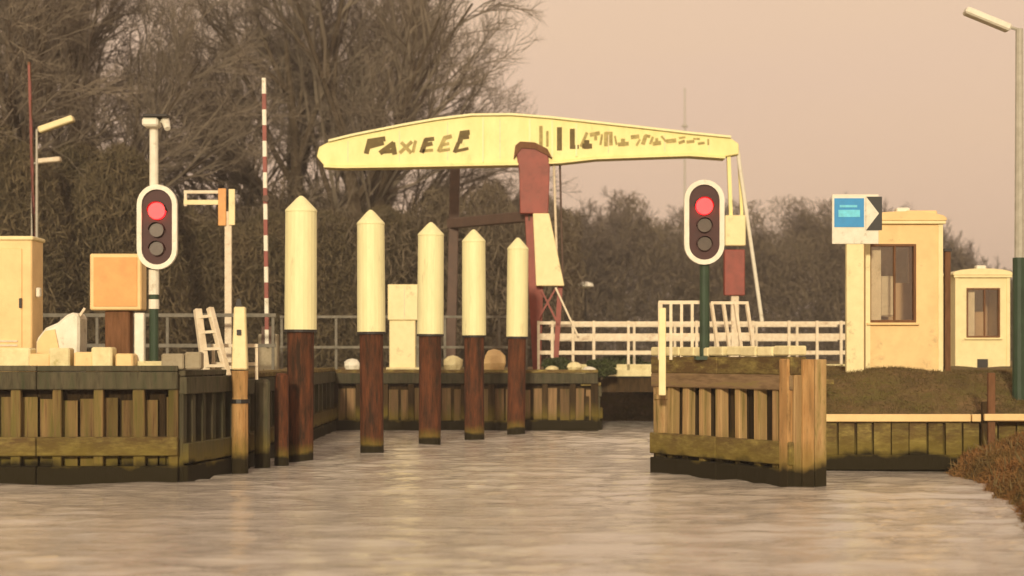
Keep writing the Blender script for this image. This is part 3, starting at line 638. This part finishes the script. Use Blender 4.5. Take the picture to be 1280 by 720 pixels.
t = lamp('tall grey street lamp at the right edge of the photo, head reaching left', 1274, 32, 36, (1262, 36, 1206, 13, 9), m='white', pole='lampgrey', r=0.085, zb=1.2)
part('door_sleeve', MB().tube((0, 0, 0), (0, 0, 2.6), 0.125, 0.12, 12), 'green', t)
# yellow gantry with hanging boards
D = 45; k = D/F; zb = 1.55
t = thing('sign_gantry', 'yellowish post with side arms and two narrow boards, right of the left signal', 'sign gantry', (W(285, 0, D).x, D, zb))
def gz(y): return EYE+(HOR-y)*k-zb
def gx(x): return (x-285)*k
part('post', MB().box((0, 0.06, gz(283)/2+0.1), (0.17, 0.12, gz(255))), 'rail', t)
part('arm', MB().box(((gx(230)+gx(278))/2, 0, gz(240)), (gx(278)-gx(230), 0.08, 0.08)), 'rail', t)
part('arm', MB().box(((gx(230)+gx(278))/2, 0, gz(253)), (gx(278)-gx(230), 0.10, 0.12)), 'cream', t)
part('arm_drop', MB().box((gx(232), 0, gz(248)), (0.07, 0.07, 0.4)), 'rail', t)
part('board', MB().box((gx(278), -0.04, gz(259)), (0.20, 0.06, 0.95)), 'orange', t, bevel=.01)
part('board', MB().box((gx(290), -0.02, gz(259)), (0.16, 0.06, 0.92)), 'cream', t, bevel=.01)
# far bank railing behind the posts
t = thing('quay_railing', 'low grey railing along the far quay behind the first white capped posts', 'railing', (0, 48.6, 1.6))
k = 48.6/F
for y in (396, 434): part('rail', MB().box(((W(350, 0, 48.6).x+W(662, 0, 48.6).x)/2, 0, EYE+(HOR-y)*k-1.6), (W(662, 0, 48.6).x-W(350, 0, 48.6).x, 0.05, 0.07)), 'dimgrey', t)
for x in range(352, 664, 34): part('railing_post', MB().box((W(x, 0, 48.6).x, 0.04, 0.75), (0.07, 0.06, 1.5)), 'dimgrey', t)
t = thing('quay_railing', 'low grey railing on the left bank behind the orange box and signal pole', 'railing', (0, 44, 1.55))
k = 44/F
for y in (394, 432): part('rail', MB().box(((W(-60, 0, 44).x+W(345, 0, 44).x)/2, 0, EYE+(HOR-y)*k-1.55), (W(345, 0, 44).x-W(-60, 0, 44).x, 0.05, 0.09)), 'dimgrey', t)
for x in range(-55, 346, 44): part('railing_post', MB().box((W(x, 0, 44).x, 0.04, 0.75), (0.07, 0.06, 1.5)), 'dimgrey', t)
# cream cabinet between second and third post
D = 48.2; k = D/F
t = thing('quay_cabinet', 'cream metal cabinet on the far quay between the second and third mooring posts', 'cabinet', (W(505, 0, D).x, D+0.45, 1.6))
zt = EYE+(HOR-355)*k-1.6; zm = EYE+(HOR-400)*k-1.6
part('upper_box', MB().box((0, 0, (zt+zm)/2), (0.92, 0.5, zt-zm)), 'cream', t, bevel=.02)
part('lower_box', MB().box((-0.06, 0.02, zm/2), (0.72, 0.44, zm)), 'cream', t, bevel=.02)
part('door_line', MB().box((0.0, -0.255, (zt+zm)/2), (0.02, 0.012, zt-zm-0.1)), 'rail', t)
part('plinth', MB().box((0, 0, 0.05), (1.0, 0.6, 0.12)), 'stone', t)
# pale boulders / sandbags on the quay edge
def blob(name, label, cat, loc, sx, sy, sz, m, seed=0, group=None):
    rg = random.Random(seed); mb = MB(); nu, nv = 10, 6; vs = []; fs = []
    for j in range(nv+1):
        ph = math.pi*j/nv
        for i in range(nu):
            th = 2*math.pi*i/nu; q = 1+rg.uniform(-.12, .12)
            vs.append((sx*q*math.sin(ph)*math.cos(th), sy*q*math.sin(ph)*math.sin(th), sz*(1-math.cos(ph))/2*1.0))
    for j in range(nv):
        for i in range(nu): fs.append((j*nu+i, j*nu+(i+1) % nu, (j+1)*nu+(i+1) % nu, (j+1)*nu+i))
    mb.add(vs, fs); o = link(name, mb.mesh(name, M[m]), None, loc); return tag(o, label, cat, group)
for i, (x, y, wd, ht, m, l) in enumerate(((440, 466, 22, 18, 'white', 'white rounded stone behind the first gap between mooring posts'), (566, 468, 26, 24, 'stone', 'cream rounded stone on the far quay between third and fourth posts'),
        (618, 472, 30, 36, 'peach', 'peach coloured larger stone on the far quay between fourth and fifth posts'), (690, 466, 16, 9, 'stone', 'flat cream stone at the left foot of the bridge railing'), (718, 466, 20, 14, 'stone', 'larger cream stone at the foot of the bridge railing'), (736, 467, 18, 9, 'white', 'white flat stone right of the larger cream stone'))):
    D = 48.15; k = D/F; blob('stone', l, 'stone', (W(x, 0, D).x, D+0.1, W(0, y, D).z), wd*k/2, 0.25, ht*k, m, i, 'pale stones on the far quay')

# ------------------------------------------------------------------ blue sign and cabins on the right bank
D = 33.3; k = D/F
t = thing('blue_sign', 'blue and white sign board with a black and white arrow tip', 'sign', (W(1069, 0, D).x, D, 1.45))
def z_(y): return EYE+(HOR-y)*k-1.45
def x_(x): return (x-1069)*k
part('post', MB().box((0, 0.06, z_(300)/2), (22*k, 0.14, z_(300))), 'cream', t, bevel=.01)
bd = part('board', MB().box((0, 0, (z_(243)+z_(305))/2), (58*k, 0.05, z_(243)-z_(305))), 'white', t, bevel=.006)
part('blue_field', MB().box((x_(1061), -0.032, z_(266)), (37*k, 0.012, 36*k)), 'blue', bd)
part('pale_mark', MB().box((x_(1061), -0.041, z_(267)), (27*k, 0.008, 9*k)), 'blue_l', bd)
part('pale_mark', MB().box((x_(1060), -0.041, z_(258)), (22*k, 0.008, 3.0*k)), 'blue_l', bd)
part('arrow_field', MB().box((x_(1092), -0.034, z_(267)), (20*k, 0.014, 42*k)), 'black', bd)
part('white_arrow', MB().prism([(x_(1082), z_(288)), (x_(1098), z_(267)), (x_(1082), z_(246))], -0.052, -0.042), 'white', bd)

def cabin(label, x0, x1, y0, y1, D, win, depth, m='peach', post=None, zb=1.6, sill=True):
    k = D/F; xc = (x0+x1)/2; t = thing('bridge_cabin', label, 'cabin', (W(xc, 0, D).x, D, zb))
    W_ = (x1-x0)*k; H = EYE+(HOR-y0)*k-zb
    wx0, wx1, wy0, wy1 = [(v-xc)*k for v in win[:2]]+[EYE+(HOR-v)*k-zb for v in win[2:]]   # wy0 top, wy1 bottom
    th = 0.12
    wl = MB()   # front wall around the window, then sides and back
    wl.box((( -W_/2+wx0)/2, th/2, H/2), (wx0+W_/2, th, H)); wl.box(((wx1+W_/2)/2, th/2, H/2), (W_/2-wx1, th, H))
    wl.box(((wx0+wx1)/2, th/2, (H+wy0)/2), (wx1-wx0, th, H-wy0)); wl.box(((wx0+wx1)/2, th/2, wy1/2), (wx1-wx0, th, wy1))
    part('front_wall', wl, m, t)
    for s in (-1, 1): part('side_wall', MB().box((s*(W_/2-th/2), depth/2+th/2, H/2), (th, depth-th, H)), m, t)
    bw = MB(); yb = depth+th/2+0.002; q0, q1 = -W_/2+0.3, W_/2-0.25; zl, zh = wy1+0.55*(wy0-wy1), wy0+0.05
    bw.box(((q0-W_/2)/2, yb, H/2), (q0+W_/2, th, H)); bw.box(((q1+W_/2)/2, yb, H/2), (W_/2-q1, th, H))
    bw.box(((q0+q1)/2, yb, (H+zh)/2), (q1-q0, th, H-zh)); bw.box(((q0+q1)/2, yb, zl/2), (q1-q0, th, zl))
    part('back_wall', bw, 'curtain', t); part('back_pane', MB().box(((q0+q1)/2, yb, (zl+zh)/2), (q1-q0, 0.01, zh-zl)), 'glass', t)  # rear window added so sky light shows through the cabin
    part('curtain', MB().box(((wx0+wx1)/2-0.3*(wx1-wx0), 0.24, (wy0+wy1)/2), (0.22*(wx1-wx0), 0.03, wy0-wy1)), 'white', t)
    part('desk', MB().box((0.1, 0.55, wy1+0.02), (W_*0.6, 0.4, 0.05)), 'orange', t)
    part('gutter', MB().box((0, -0.05, H-0.035), (W_+0.1, 0.07, 0.06)), 'cream', t, bevel=.01)
    part('door', MB().box((W_/2+0.012, depth*0.5, H*0.45), (0.02, 0.75, H*0.8)), 'brown', t)
    part('floor', MB().box((0, depth/2+th/2, 0.06), (W_-2*th, depth-th, 0.1)), 'conc', t)
    fr = MB(); f = 0.045; cx_, cz_ = (wx0+wx1)/2, (wy0+wy1)/2
    for z in (wy0-f/2, wy1+f/2): fr.box((cx_, 0.03, z), (wx1-wx0, 0.09, f))
    for x in (wx0+f/2, wx1-f/2): fr.box((x, 0.03, cz_), (f, 0.09, wy0-wy1-2*f))
    wn = part('window_frame', fr, 'brown', t)
    part('mullion', MB().box((cx_+0.05*(wx1-wx0), 0.035, cz_), (0.035, 0.06, wy0-wy1-2*f)), 'brown', wn)
    part('pane', MB().box((cx_, 0.06, cz_), (wx1-wx0-2*f, 0.01, wy0-wy1-2*f)), 'glass', wn)
    part('sill', MB().box((cx_, -0.03, wy1-0.03), (wx1-wx0+0.1, 0.1, 0.045)), m, t, bevel=.008)
    # low rounded roof
    n = 8; pr = [(-W_/2-0.07, H), (W_/2+0.07, H)]+[((W_/2+0.07)*math.cos(math.pi*i/n), H+0.05+0.13*math.sin(math.pi*i/n)) for i in range(n+1)]
    part('roof', MB().prism(pr, -0.08, depth+0.2), m, t, bevel=.01)
    part('roof_vent', MB().box((0.05, 0.4, H+0.22), (0.26, 0.26, 0.12)), 'white', t, bevel=.02)
    for s in (-1, 1): part('corner_trim', MB().box((s*(W_/2-0.04), -0.014, H/2), (0.09, 0.03, H-0.02)), 'cream', t)
    part('base_plinth', MB().box((0, depth/2, 0.0), (W_+0.1, depth+0.3, 0.14)), 'conc', t)
    return t, W_, H, k
t, W_, H, k = cabin('large cream bridge keeper cabin with one tall window, behind the blue sign', 1082, 1178, 276, 466, 34, (1086, 1145, 305, 403), 1.7)
part('desk_lamp', MB().box((-0.15, 0.9, 1.6), (0.28, 0.2, 0.8)), 'white', t, bevel=.03)
part('roof_step', MB().box((W_*0.25, 0.5, H+0.16), (W_*0.4, 0.8, 0.1)), 'peach', t, bevel=.02)
t, W_, H, k = cabin('smaller cream cabin farther away, just left of the tall right street lamp', 1194, 1262, 344, 464, 47, (1208, 1250, 360, 422), 1.6, m='cream')
part('dark_vent', MB().box((0.0, -0.02, 0.22), (0.28, 0.03, 0.24)), 'dark', t)
# dark strip standing in for the shaded side face of the large cabin
c = W(1184, 0, 35.2)
t = thing('shaded_side_strip', 'slim dark strip standing in for the shaded right side of the large cabin', 'post', (c.x, 35.2, 1.6))
part('shaft', MB().box((0, 0, 1.25), (0.11, 0.11, 2.5)), 'brown', t); part('cap', MB().box((0, 0, 2.53), (0.15, 0.15, 0.05)), 'dark', t)

# faint mast beyond the beam
c = W(856, 110, 180); t = thing('distant_mast', 'thin faint mast rising behind the balance beam against the sky', 'mast', (c.x, 180, 1.5))
part('shaft', MB().tube((0, 0, 0), (0, 0, c.z-1.5), 0.16, 0.07, 6), 'lampgrey', t); part('guy_ring', MB().tube((0, 0, 24), (0, 0, 24.2), 0.3, 0.3, 8), 'lampgrey', t)

# ------------------------------------------------------------------ bare trees
def make_tree(height, seed, spread=0.75, n1=8, n2=6, n3=6, n4=5, n5=3, lean=0.0, twig_r=0.014, forks=0.28, tr=None):
    rg = random.Random(seed); trunk = MB(); crown = MB()
    tr = tr or height*0.022
    def jit(v, a): return (v+Vector((rg.gauss(0, a), rg.gauss(0, a), rg.gauss(0, a)))).normalized()
    def limb(p, d, L, r, lv, segs, up):
        pts = [(p, r)]
        for s_ in range(segs):
            d = jit(d+Vector((0, 0, up)), 0.13); p = p+d*(L/segs); pts.append((p, r*(1-0.75*(s_+1)/segs)))
        tgt = trunk if lv <= 1 else crown
        sides = 7 if lv == 0 else (5 if lv == 1 else 3)
        for (a, ra), (b, rb) in zip(pts[:-1], pts[1:]): tgt.tube(a, b, ra, rb, sides, cap=False)
        return pts
    cnt = (n1, n2, n3, n4, n5)
    def grow(p, d, L, r, lv):
        segs = (5, 4, 3, 2, 2, 1)[lv]
        pts = limb(p, d, L, r, lv, segs, (0.05, 0.10, 0.10, 0.06, 0.03, 0.0)[lv])
        if lv >= 5: return
        n = cnt[lv]
        for i in range(n):
            f = (forks if lv == 0 else 0.22)+(1-(forks if lv == 0 else 0.22))*(i+rg.random())/n; f = min(f, 0.999)
            q = f*segs; j = int(q); u = q-j; pp = pts[j][0].lerp(pts[j+1][0], u); rr3 = pts[j][1]*(1-u)+pts[j+1][1]*u
            ax = (pts[j+1][0]-pts[j][0]).normalized()
            side = Vector((rg.gauss(0, 1), rg.gauss(0, 1), rg.gauss(0, 0.35))); side = (side-ax*side.dot(ax)).normalized()
            ang = rg.uniform(0.45, 0.95)*spread*(1.1 if lv == 0 else 1.0)
            dd = ax*math.cos(ang)+side*math.sin(ang)
            if lv == 0: Lc = L*(0.85-0.42*f)
            else: Lc = L*rg.uniform(0.45, 0.7)*(1.1-0.4*f)
            rc = max(min(rr3*0.7, Lc*0.02+0.004), twig_r*(0.6 if lv >= 4 else 1))
            grow(pp, dd, Lc, rc, lv+1)
    grow(Vector((0, 0, 0)), Vector((lean, 0, 1)).normalized(), height*0.62, tr, 0)
    return trunk, crown
def tree_proto(mb, twigm):
    tk, cr = mb
    return tk.mesh('trunk', M['bark']), cr.mesh('crown', M[twigm])
def put_tree(pr, x, D, sc, rz, label, group, zb=1.45):
    c = W(x, 0, D); t = thing('bare_tree', label, 'tree', (c.x, D, zb), rz, group); t.scale = sc
    link('trunk', pr[0], t); link('crown', pr[1], t)
    return t
big = [tree_proto(make_tree(20, s, spread=sp, n1=10, n2=7, n3=6, n4=6, n5=5, forks=fk), 'twig') for s, sp, fk in ((11, 0.85, 0.16), (12, 0.8, 0.14), (13, 0.95, 0.2))]
small = [tree_proto(make_tree(14, s, spread=0.8, n1=9, n2=6, n3=5, n4=5, n5=3, forks=0.12, twig_r=0.022), 'twig_far') for s in (21, 22, 23, 24)]
nearT = [(470, 78, (1.15, 1.22, 1.30), 0.3, 0), (498, 88, (0.95, 0.95, 1.0), 1.2, 1), (400, 82, (1.05, 1.05, 1.2), 2.2, 2), (345, 90, (1.1, 1.1, 1.15), 4.0, 0), (255, 80, (0.85, 0.85, 0.86), 5.0, 1),
         (130, 72, (0.9, 0.9, 1.05), 0.9, 0), (60, 78, (1.05, 1.05, 1.15), 1.9, 1), (5, 70, (1.0, 1.0, 1.15), 3.3, 2), (-60, 76, (1.1, 1.1, 1.1), 5.3, 0), (90, 96, (1.15, 1.15, 1.2), 0.1, 2), (440, 98, (1.1, 1.1, 1.2), 3.9, 2)]
nl = ['largest bare tree, its crown fanning out above the left half of the bridge beam', 'bare tree at the right edge of the big crowns, beside the open sky', 'bare tree rising behind the nearest white capped mooring post',
      'bare tree behind the raised red and white barrier boom', 'bare tree behind the sign gantry', 'bare tree above the orange box, left of the signal', 'bare tree behind the tilted cream street lamp',
      'leftmost bare tree, above the large cream cabinet', 'bare tree cut off by the left edge of the photo', 'farther bare tree showing between the street lamp and the orange box', 'farther bare tree behind the bridge beam lettering']
for (x, D, sc, rz, v), l in zip(nearT, nl): put_tree(big[v], x, D, sc, rz, l, 'large bare trees on the left bank')
rd = random.Random(77)
xs = list(range(600, 1240, 34)); top_y = lambda x: np.interp(x, [560, 700, 900, 1050, 1110, 1160, 1200, 1240], [212, 226, 234, 238, 250, 274, 297, 318])
where = ['behind the second portal column', 'behind the red tower head', 'right of the red tower', 'above the bridge railing left end', 'left of the middle of the woods', 'in the middle of the gap before the right signal', 'left of the right signal', 'just left of the right signal board',
         'behind the right signal', 'behind the cream hanger box', 'right of the hanger rod', 'between hanger rod and blue sign', 'left of the blue sign', 'behind the blue sign', 'above the large cabin roof', 'behind the large cabin window', 'at the right shoulder of the woods', 'between the two cabins', 'behind the small cabin, lowest of the woods']
for i, x in enumerate(xs):
    D = 128+rd.uniform(-8, 14); h = (HOR-top_y(x))*D/F+0.4; s = h/14.2
    put_tree(small[i % 4], x+rd.uniform(-8, 8), D, (s*1.05, s*1.05, s*rd.uniform(0.94, 1.05)), rd.uniform(0, 6), 'bare woodland tree '+where[i % len(where)], 'woodland trees beyond the bridge')

# dense scrub and ivy: uncountable
def scatter(name, m, n, sampler, size, seed, up=0.0, flat=False):
    rg = np.random.RandomState(seed); P = sampler(rg, n); n = len(P)
    s = size*(0.5+rg.rand(n, 1)); a = rg.randn(n, 3); a[:, 2] += up*rg.rand(n)*3; a /= np.linalg.norm(a, axis=1, keepdims=True)
    b = np.cross(a, rg.randn(n, 3)); b /= np.linalg.norm(b, axis=1, keepdims=True)
    wd = 0.5 if flat else 0.09
    v = np.stack([P-a*s-b*s*wd*0.5, P-a*s*0.2+b*s*wd, P+a*s, P-a*s*0.2-b*s*wd], 1).reshape(-1, 3)
    f = np.arange(n*4).reshape(-1, 4)
    me = bpy.data.meshes.new(name); me.vertices.add(len(v)); me.vertices.foreach_set('co', v.ravel().astype(np.float32))
    me.loops.add(f.size); me.polygons.add(n); me.loops.foreach_set('vertex_index', f.ravel().astype(np.int32)); me.polygons.foreach_set('loop_start', (np.arange(n)*4).astype(np.int32))
    me.update(calc_edges=True); me.materials.append(M[m]); o = bpy.data.objects.new(name, me); COL.objects.link(o); o['kind'] = 'stuff'; return o
def wood_s(rg, n):
    x = rg.uniform(-40, 62, n); y = rg.uniform(116, 150, n); px = 640+x*F/y
    h = (HOR-np.interp(px, [300, 560, 700, 900, 1050, 1110, 1160, 1200, 1260, 1500], [215, 212, 222, 230, 234, 247, 270, 293, 322, 350]))*y/F
    h = h*(0.82+0.1*np.sin(x*0.9)+0.08*np.sin(x*2.3+1))
    z = 1.3+h*rg.rand(n)**0.95; return np.stack([x, y, z], -1)
o = scatter('woodland_scrub', 'scrub', 330000, wood_s, 0.34, 1, up=0.7)
tag(o, 'dense brown leafless scrub filling the woods beyond the bridge', 'scrub')
def ivy_s(rg, n):
    c = np.array([(30, 62, 2.6, 8.0), (95, 66, 4.0, 8.6), (150, 64, 3.5, 8.2), (215, 68, 3.6, 6.5), (275, 70, 3.4, 6.0), (340, 72, 4, 6.4), (410, 74, 4, 6.6), (480, 76, 4, 7.0), (550, 78, 4, 6.6), (610, 80, 3.6, 6.2), (-20, 62, 3.5, 9)])
    i = rg.randint(0, len(c), n); C = c[i]; th = rg.rand(n)*6.28; r = np.sqrt(rg.rand(n)); z = rg.rand(n)
    sh = np.sqrt(np.clip(1-(z*1.0)**2.4, 0, 1))
    x = (C[:, 0]-640)*C[:, 1]/F+C[:, 2]*0.75*r*sh*np.cos(th); y = C[:, 1]+2.5*r*sh*np.sin(th)
    return np.stack([x, y, 1.4+C[:, 3]*z], -1)
o = scatter('undergrowth', 'ivy', 230000, ivy_s, 0.22, 2, up=0.7); tag(o, 'dark ivy covered undergrowth below the large bare trees', 'undergrowth')
def left_s(rg, n):
    x = rg.uniform(-34, 3, n); y = rg.uniform(72, 92, n)
    h = (HOR-(235+22*np.sin(x*0.8)+14*np.sin(x*2.1)))*y/F
    return np.stack([x, y, 1.3+h*rg.rand(n)**1.1], -1)
o = scatter('bank_scrub', 'scrub', 120000, left_s, 0.30, 3, up=0.8); tag(o, 'tangled brown scrub behind the left bank railings', 'scrub')

# ------------------------------------------------------------------ bank vegetation
def on_land(rg, n, x0, x1, y0, y1, zmin=0.02, lift=0.1):
    x = rg.uniform(x0, x1, n); y = rg.uniform(y0, y1, n); z = land_height(x, y); k = z > zmin
    return np.stack([x[k], y[k], z[k]+lift], -1)
o = scatter('reed_bank', 'reed', 90000, lambda rg, n: on_land(rg, n, 5.2, 10.5, 16, 30.3, -0.08, 0.05), 0.075, 5, up=0.6); tag(o, 'rusty brown reeds and dead grass on the right bank', 'reeds')
o = scatter('dead_stalks', 'grass', 2200, lambda rg, n: on_land(rg, n, 5.2, 11, 16, 30.2, 0.0, 0.10), 0.14, 15, up=2.2); tag(o, 'taller dead stalks among the reeds on the right bank', 'stalks')
o = scatter('bank_grass', 'grass', 30000, lambda rg, n: on_land(rg, n, 5.2, 11, 30.8, 36, 0.3, 0.02), 0.05, 6, up=0.4); tag(o, 'short brown winter grass on the slope under the cabins', 'grass')
o = scatter('far_grass', 'grass', 40000, lambda rg, n: on_land(rg, n, 2.4, 9, 53, 60, -0.3, 0.06), 0.12, 7, up=1.0); tag(o, 'olive grass on the bank seen beneath the bridge', 'grass')
o = scatter('left_grass', 'grass', 40000, lambda rg, n: on_land(rg, n, -16, -5.4, 28.6, 46, 1.2, 0.04), 0.07, 8, up=1.0); tag(o, 'short grass behind the left timber wall', 'grass')
def bush(label, x, y, D, r, h, seed, n=3500):
    c = W(x, y, D)
    def s_(rg, n):
        d = rg.randn(n, 3); d /= np.linalg.norm(d, axis=1, keepdims=True); q = (0.35+0.65*rg.rand(n, 1)**0.5)*(1+0.2*np.sin(d[:, :1]*7+seed)*np.cos(d[:, 2:]*5)); d = d*q
        return np.stack([d[:, 0]*r, d[:, 1]*r*0.6, (d[:, 2]*0.5+0.45)*h], -1)
    t = thing('shrub', label, 'shrub', tuple(c), 0, 'shrubs at the foot of the bridge')
    l = scatter('foliage', 'leaf', n, s_, 0.055, seed, flat=True); del l['kind']; l.parent = t
    mb = MB(); rg = random.Random(seed)
    for i in range(7): mb.tube((0, 0, -0.1), (rg.uniform(-r, r)*0.7, rg.uniform(-.3, .3)*r, h*rg.uniform(0.5, 0.9)), 0.02, 0.008, 4)
    part('stems', mb, 'bark', t)
    return t
bush('dark green shrub on the far quay under the left end of the bridge railing', 698, 464, 48.75, 0.42, 0.38, 41)
bush('dark green shrub right of the pale stones on the far quay', 752, 470, 48.9, 0.42, 0.5, 42)
def gpt(x, D): 
    c = W(x, 0, D); return Vector((c.x, D, float(land_height(np.array([c.x]), np.array([D]))[0])))
c = gpt(776, 54.6)
blob('white_debris', 'white slanting scrap lying on the dark bank below the bridge railing', 'debris', tuple(c), 0.30, 0.14, 0.2, 'white', 9)
for (x, D, rr4, hh, sd_, l) in ((735, 56.0, 0.7, 0.5, 44, 'small dark shrub low on the grassy bank beneath the deck'), (775, 56.6, 0.9, 0.6, 45, 'wide low shrub in the middle of the bank beneath the deck'), (814, 55.8, 0.8, 0.6, 46, 'dark shrub on the bank beneath the deck, next to the pier')):
    y = HOR-(gpt(x, D).z-EYE)*F/D
    bush(l, x, y, D, rr4, hh, sd_, 5000)

# ------------------------------------------------------------------ the air
hm = bpy.data.materials.new('haze'); hm.use_nodes = True; t_ = hm.node_tree; t_.nodes.clear()
o_ = N(t_, 'ShaderNodeOutputMaterial'); v_ = N(t_, 'ShaderNodeVolumePrincipled'); v_.inputs['Color'].default_value = (0.95, 0.9, 0.84, 1); v_.inputs['Density'].default_value = 0.0011; v_.inputs['Anisotropy'].default_value = 0.2
t_.links.new(v_.outputs[0], o_.inputs['Volume'])
hz_ = bpy.data.objects.new('haze', MB().box((0, 0, 18.5), (2400, 2400, 43)).mesh('haze', hm)); COL.objects.link(hz_); hz_['kind'] = 'stuff'
tag(hz_, 'thin pale brown evening haze over the canal and woods', 'haze'); hz_.visible_shadow = True
